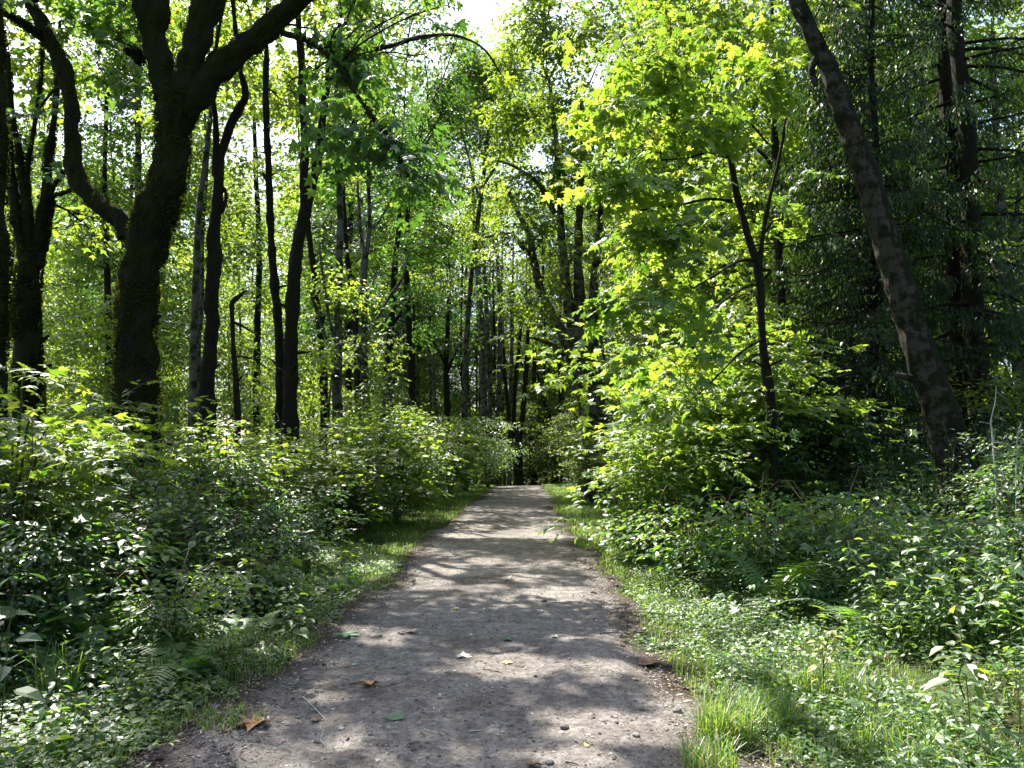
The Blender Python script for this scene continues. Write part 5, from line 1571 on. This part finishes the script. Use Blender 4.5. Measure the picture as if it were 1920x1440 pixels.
SP = [
    ("seedling", "yellowing leafy seedling with reddish stems standing in the sun on the right bank", "plant", 1525, 4.7, .55, 4, .06, T_OVATE, M_YELLOW, M_STEM_RED, 1, (.05, 0), .003, 4, .4),
    ("broadleaf_sapling", "large soft leaved sapling standing tall near the right edge", "plant", 1790, 3.9, .9, 7, .115, T_OVATE, M_MAPLE, M_STEM, 2, (-.03, .02), .004, 1, .35),
    ("broadleaf_sapling", "big leaved plant with blue green leaves at the left edge", "plant", 30, 3.9, .95, 6, .15, T_OVATE, M_DEEP, M_STEM, 3, (.05, 0), .004, 1, .4),
    ("nettle", "tall thin weed standing above the ferns on the right bank", "plant", 1640, 4.8, 1.0, 7, .075, T_OVATE, M_HERB, M_STEM, 4, (-.02, 0), .003, 1, .3),
    ("nettle", "upright weed with pale heart leaves over the shaded left bank", "plant", 400, 5.6, 1.25, 8, .10, T_OVATE, M_HERB, M_STEM, 5, (.06, 0), .003, 2, .3),
    ("nettle", "weed with light edged leaves leaning from the left bank to the path", "plant", 530, 5.3, .62, 6, .085, T_OVATE, M_HERB, M_STEM, 6, (.12, -.05), .003, 2, .3),
    ("nettle", "tall weed at the far right in front of the bushes", "plant", 1885, 4.6, 1.05, 7, .08, T_OVATE, M_HERB, M_STEM, 7, (-.05, 0), .003, 2, .3),
    ("seedling", "small leafy seedling with bright leaves by the left verge at the shrub corner", "plant", 640, 9.5, .75, 6, .10, T_OVATE, M_SUNNY, M_STEM_RED, 8, (.08, 0), .003, 4, .3),
]
for s_ in SP:
    stalk_plant(*s_)


def dead_branch(label, pts, r, seed, D):
    g = rng(seed)
    p, _ = to_world([(a, b, 1) for a, b in pts], D)
    G = Geo()
    e = empty("dead_branch", gxyz(p[0][0], p[0][1]), label, "branch")
    o = np.array(e.location)
    p[0][2] = float(ground_z(p[0][0], p[0][1])) - .03 if p[0][2] > ground_z(p[0][0], p[0][1]) else p[0][2]
    tube(G, p, np.linspace(r, r * .3, len(p)), 7, .06, .3, 20, seed)
    bp, _ = resample(p, [1] * len(p), .06)
    for k in range(16):
        s = bp[g.integers(len(bp) // 3, len(bp))]
        d = unit(g.normal(size=3) * np.array([1, .6, .5])) * g.uniform(.08, .28)
        tube(G, [s, s + d * .5 + g.normal(0, .01, 3), s + d], [r * .35, r * .25, .0015], 4, .1)
    link("twig", G.mesh("twig", M_LICHEN, True, o), e)


dead_branch("pale lichen covered dead branch sticking up at the right under the cedars", [(1866, 880), (1862, 830), (1858, 790), (1866, 755), (1868, 725)], .010, 1, 8.4)
dead_branch("thin bare dead twigs slanting out at the right edge", [(1890, 850), (1908, 815), (1925, 795), (1950, 780)], .007, 2, 8.2)

# ------------------------------------------------------------------ fallen leaves, twigs and stones on the path
def floor_point(px, py):
    """where the view ray of a photograph pixel meets the path"""
    a = P(px, py, 1.0); o = np.array([0, 0, CAM_H]); d = a - o
    D = 3.0
    for _ in range(60):
        z = float(path_z(o[0] + d[0] * D, D)); zz = o[2] + d[2] * D
        D += (zz - z) / max(.05, -d[2])
        D = max(1.5, min(60, D))
    x = d[0] * D
    return x, D, max(float(path_z(x, D)), float(ground_z(x, D)) - .02)


def leafcol(name, c, t=None):
    m, nt, out = new_mat(name)
    tc = N(nt, "ShaderNodeTexCoord")
    n1 = N(nt, "ShaderNodeTexNoise"); n1.inputs["Scale"].default_value = 22; n1.inputs["Detail"].default_value = 4
    nt.links.new(tc.outputs["Object"], n1.inputs["Vector"])
    r = ramp(nt, [(0.3, tuple(k * .55 for k in c)), (.6, c), (.8, tuple(min(1, k * 1.25) for k in c))], n1.outputs["Fac"])
    bs = N(nt, "ShaderNodeBsdfPrincipled"); bs.inputs["Roughness"].default_value = .7
    nt.links.new(r.outputs[0], bs.inputs["Base Color"]); nt.links.new(bs.outputs[0], out.inputs[0])
    return m


LM = {'orange': leafcol("orange brown leaf", (.42, .22, .10)), 'green': leafcol("fallen green leaf", (.07, .15, .07)), 'pale': leafcol("pale leaf underside", (.42, .44, .38)),
      'brown': leafcol("brown leaf", (.22, .13, .08)), 'yellow': leafcol("yellow leaf", (.5, .38, .12)), 'blue': leafcol("grey green leaf", (.22, .32, .30))}
FALLEN = [
    (470, 1362, .18, 'orange', "large curled orange brown maple leaf at the left side of the path", T_MAPLE, 2.2),
    (690, 1287, .13, 'orange', "small dry orange leaf near the left middle of the path", T_MAPLE, 2.2),
    (740, 1347, .12, 'green', "flat dark green leaf lying on the near path", T_ROUND, .6),
    (648, 1192, .22, 'green', "broad green maple leaf lying at the left edge of the path", T_MAPLE, .8),
    (663, 1248, .07, 'blue', "little grey green leaf near the left edge of the path", T_OVATE, 1.0),
    (868, 1232, .13, 'pale', "pale upturned maple leaf in the middle of the path", T_MAPLE, 1.0),
    (1218, 1250, .16, 'brown', "brown leaf at the right edge of the path", T_MAPLE, 1.8),
    (1190, 1275, .06, 'yellow', "small yellow leaf near the right edge of the path", T_OVATE, 1.5),
    (950, 1245, .08, 'yellow', "yellowish leaf in the sun patch at mid path", T_MAPLE, 1.0),
    (747, 1068, .16, 'pale', "pale leaf lying at the left edge where the path narrows", T_MAPLE, 1.0),
    (855, 1142, .09, 'yellow', "small yellow leaf on the shaded middle of the path", T_OVATE, 1.0),
    (592, 1353, .07, 'brown', "tiny curled brown leaf beside the thin straws", T_MAPLE, 2.5),
    (953, 1088, .13, 'pale', "pale leaf standing up on the far sunny part of the path", T_MAPLE, 2.0),
    (950, 1200, .09, 'green', "small green leaf just past the middle of the path", T_MAPLE, 1.0),
    (770, 1186, .12, 'brown', "crumpled brown leaf by the left round sun spot", T_MAPLE, 2.5),
    (1345, 1378, .12, 'pale', "pale dead leaf half hidden in the grass at the right", T_OVATE, 1.5),
    (1000, 1440, .09, 'brown', "dark brown leaf at the bottom of the picture", T_MAPLE, 2.5),
    (1100, 1400, .05, 'yellow', "tiny tan leaf on the near right of the path", T_OVATE, 1.5),
    (825, 1305, .05, 'pale', "tiny pale leaf left of mid path", T_OVATE, 1.0),
    (1040, 1195, .07, 'pale', "pale leaf fragment beside the long sun streak", T_MAPLE, 1.0),
]
for i, (px, py, s, ck, lab, T, cu) in enumerate(FALLEN):
    g = rng(800 + i)
    x, y, z = floor_point(px, py)
    G = Geo()
    a = g.uniform(0, 6.28)
    tv, tt = T
    v2 = tv.copy(); v2[:, :2] += g.normal(0, .045, (len(tv), 2)); v2[:, 2] = .10 * cu * (np.abs(v2[:, 0]) ** 1.5) + .06 * cu * np.abs(v2[:, 1] - .4) + g.normal(0, .035 * cu, len(tv))
    v2[:, 2] -= v2[:, 2].min()
    ca, sa = math.cos(a), math.sin(a)
    q = v2 * s; q[:, 1] -= s * .4
    V = np.stack([q[:, 0] * ca - q[:, 1] * sa, q[:, 0] * sa + q[:, 1] * ca, q[:, 2] + .006], 1)
    G.add(V, tt, None, .5)
    st = np.array([-(-s * .4) * 0, 0, 0])
    b0 = np.array([-(-s * .4) * sa * 1.0 * 1, (-s * .4) * ca, .01])
    b1 = b0 + np.array([sa, -ca, .0]) * s * .45
    tube(G, [b0, (b0 + b1) / 2 + [0, 0, .008], b1], [.0015, .0012, .001], 4, .03)
    o = link("fallen_leaf", G.mesh("fallen_leaf", LM[ck]), None, (x, y, z))
    tag(o, lab, "leaf", "fallen leaves on the path")

TWIGS = [((568, 1308), (612, 1352), .0035, "thin pale straw lying at the left of the near path"),
         ((600, 1365), (610, 1398), .003, "short pale straw below the long one at left"),
         ((795, 1370), (835, 1378), .003, "thin pale twig on the near path left of centre"),
         ((655, 1284), (690, 1280), .004, "dark twig beside the small dry orange leaf"),
         ((1125, 1190), (1160, 1185), .005, "dark twig on the right side of the path"),
         ((905, 1255), (940, 1262), .003, "little twig left of the yellowish leaf"),
         ((880, 1374), (905, 1372), .006, "short bleached stick piece on the near path"),
         ((1060, 1430), (1085, 1436), .004, "small twig at the bottom of the picture")]
for i, (a, b, r, lab) in enumerate(TWIGS):
    g = rng(850 + i)
    x0, y0, z0 = floor_point(*a); x1, y1, z1 = floor_point(*b)
    c = np.array([(x0 + x1) / 2, (y0 + y1) / 2, (z0 + z1) / 2])
    G = Geo()
    p0 = np.array([x0, y0, z0 + r]) - c; p1 = np.array([x1, y1, z1 + r]) - c
    tube(G, [p0, p0 * .3 + g.normal(0, .006, 3) * [1, 1, 0] + [0, 0, .006], p1 * .5 + g.normal(0, .006, 3) * [1, 1, 0] + [0, 0, .004], p1], [r, r * .9, r * .8, r * .4], 6, .02, .15, 60, i)
    o = link("fallen_twig", G.mesh("fallen_twig", M_LICHEN if i in (0, 1, 2, 6) else M_TWIG, True), None, tuple(c))
    tag(o, lab, "twig", "twigs on the path")

STONES = [(1058, 1366, .030, "round grey stone on the near right of the path"), (1193, 1380, .022, "dark little stone right of the round grey one"), (955, 1361, .016, "pale pebble at mid path"),
          (640, 1368, .018, "dark pebble right of the thin straws"), (838, 1262, .024, "dark lump of dirt at mid path"), (1030, 1432, .020, "grey pebble at the bottom of the picture"),
          (1270, 1335, .028, "rough stone at the right path edge"), (1020, 1128, .030, "dark stone in the far sun patch"), (1155, 1100, .035, "stone by the right edge farther along the path"),
          (1000, 1390, .013, "small grey pebble left of the round stone"), (1240, 1228, .03, "dark stone under the right grass edge"), (590, 1246, .02, "pebble at the left path edge")]
for i, (px, py, s, lab) in enumerate(STONES):
    g = rng(880 + i)
    x, y, z = floor_point(px, py)
    import bmesh
    bm = bmesh.new(); bmesh.ops.create_icosphere(bm, subdivisions=3, radius=1)
    v = np.array([w.co[:] for w in bm.verts])
    k = 1 + .5 * (noise(v * 1.6 + i * 7, 5) - .5) + .15 * (noise(v * 5 + i, 6) - .5)
    v = v * k[:, None] * s * np.array([g.uniform(.8, 1.2), g.uniform(.8, 1.2), .62])
    t = np.array([[q.index for q in f.verts] for f in bm.faces]); bm.free()
    G = Geo(); G.add(v, t, None, g.uniform(.2, .8))
    o = link("stone", G.mesh("stone", M_PEBBLE, True), None, (x, y, z + s * .3))
    tag(o, lab, "stone", "stones on the path")

bpy.context.view_layer.update()
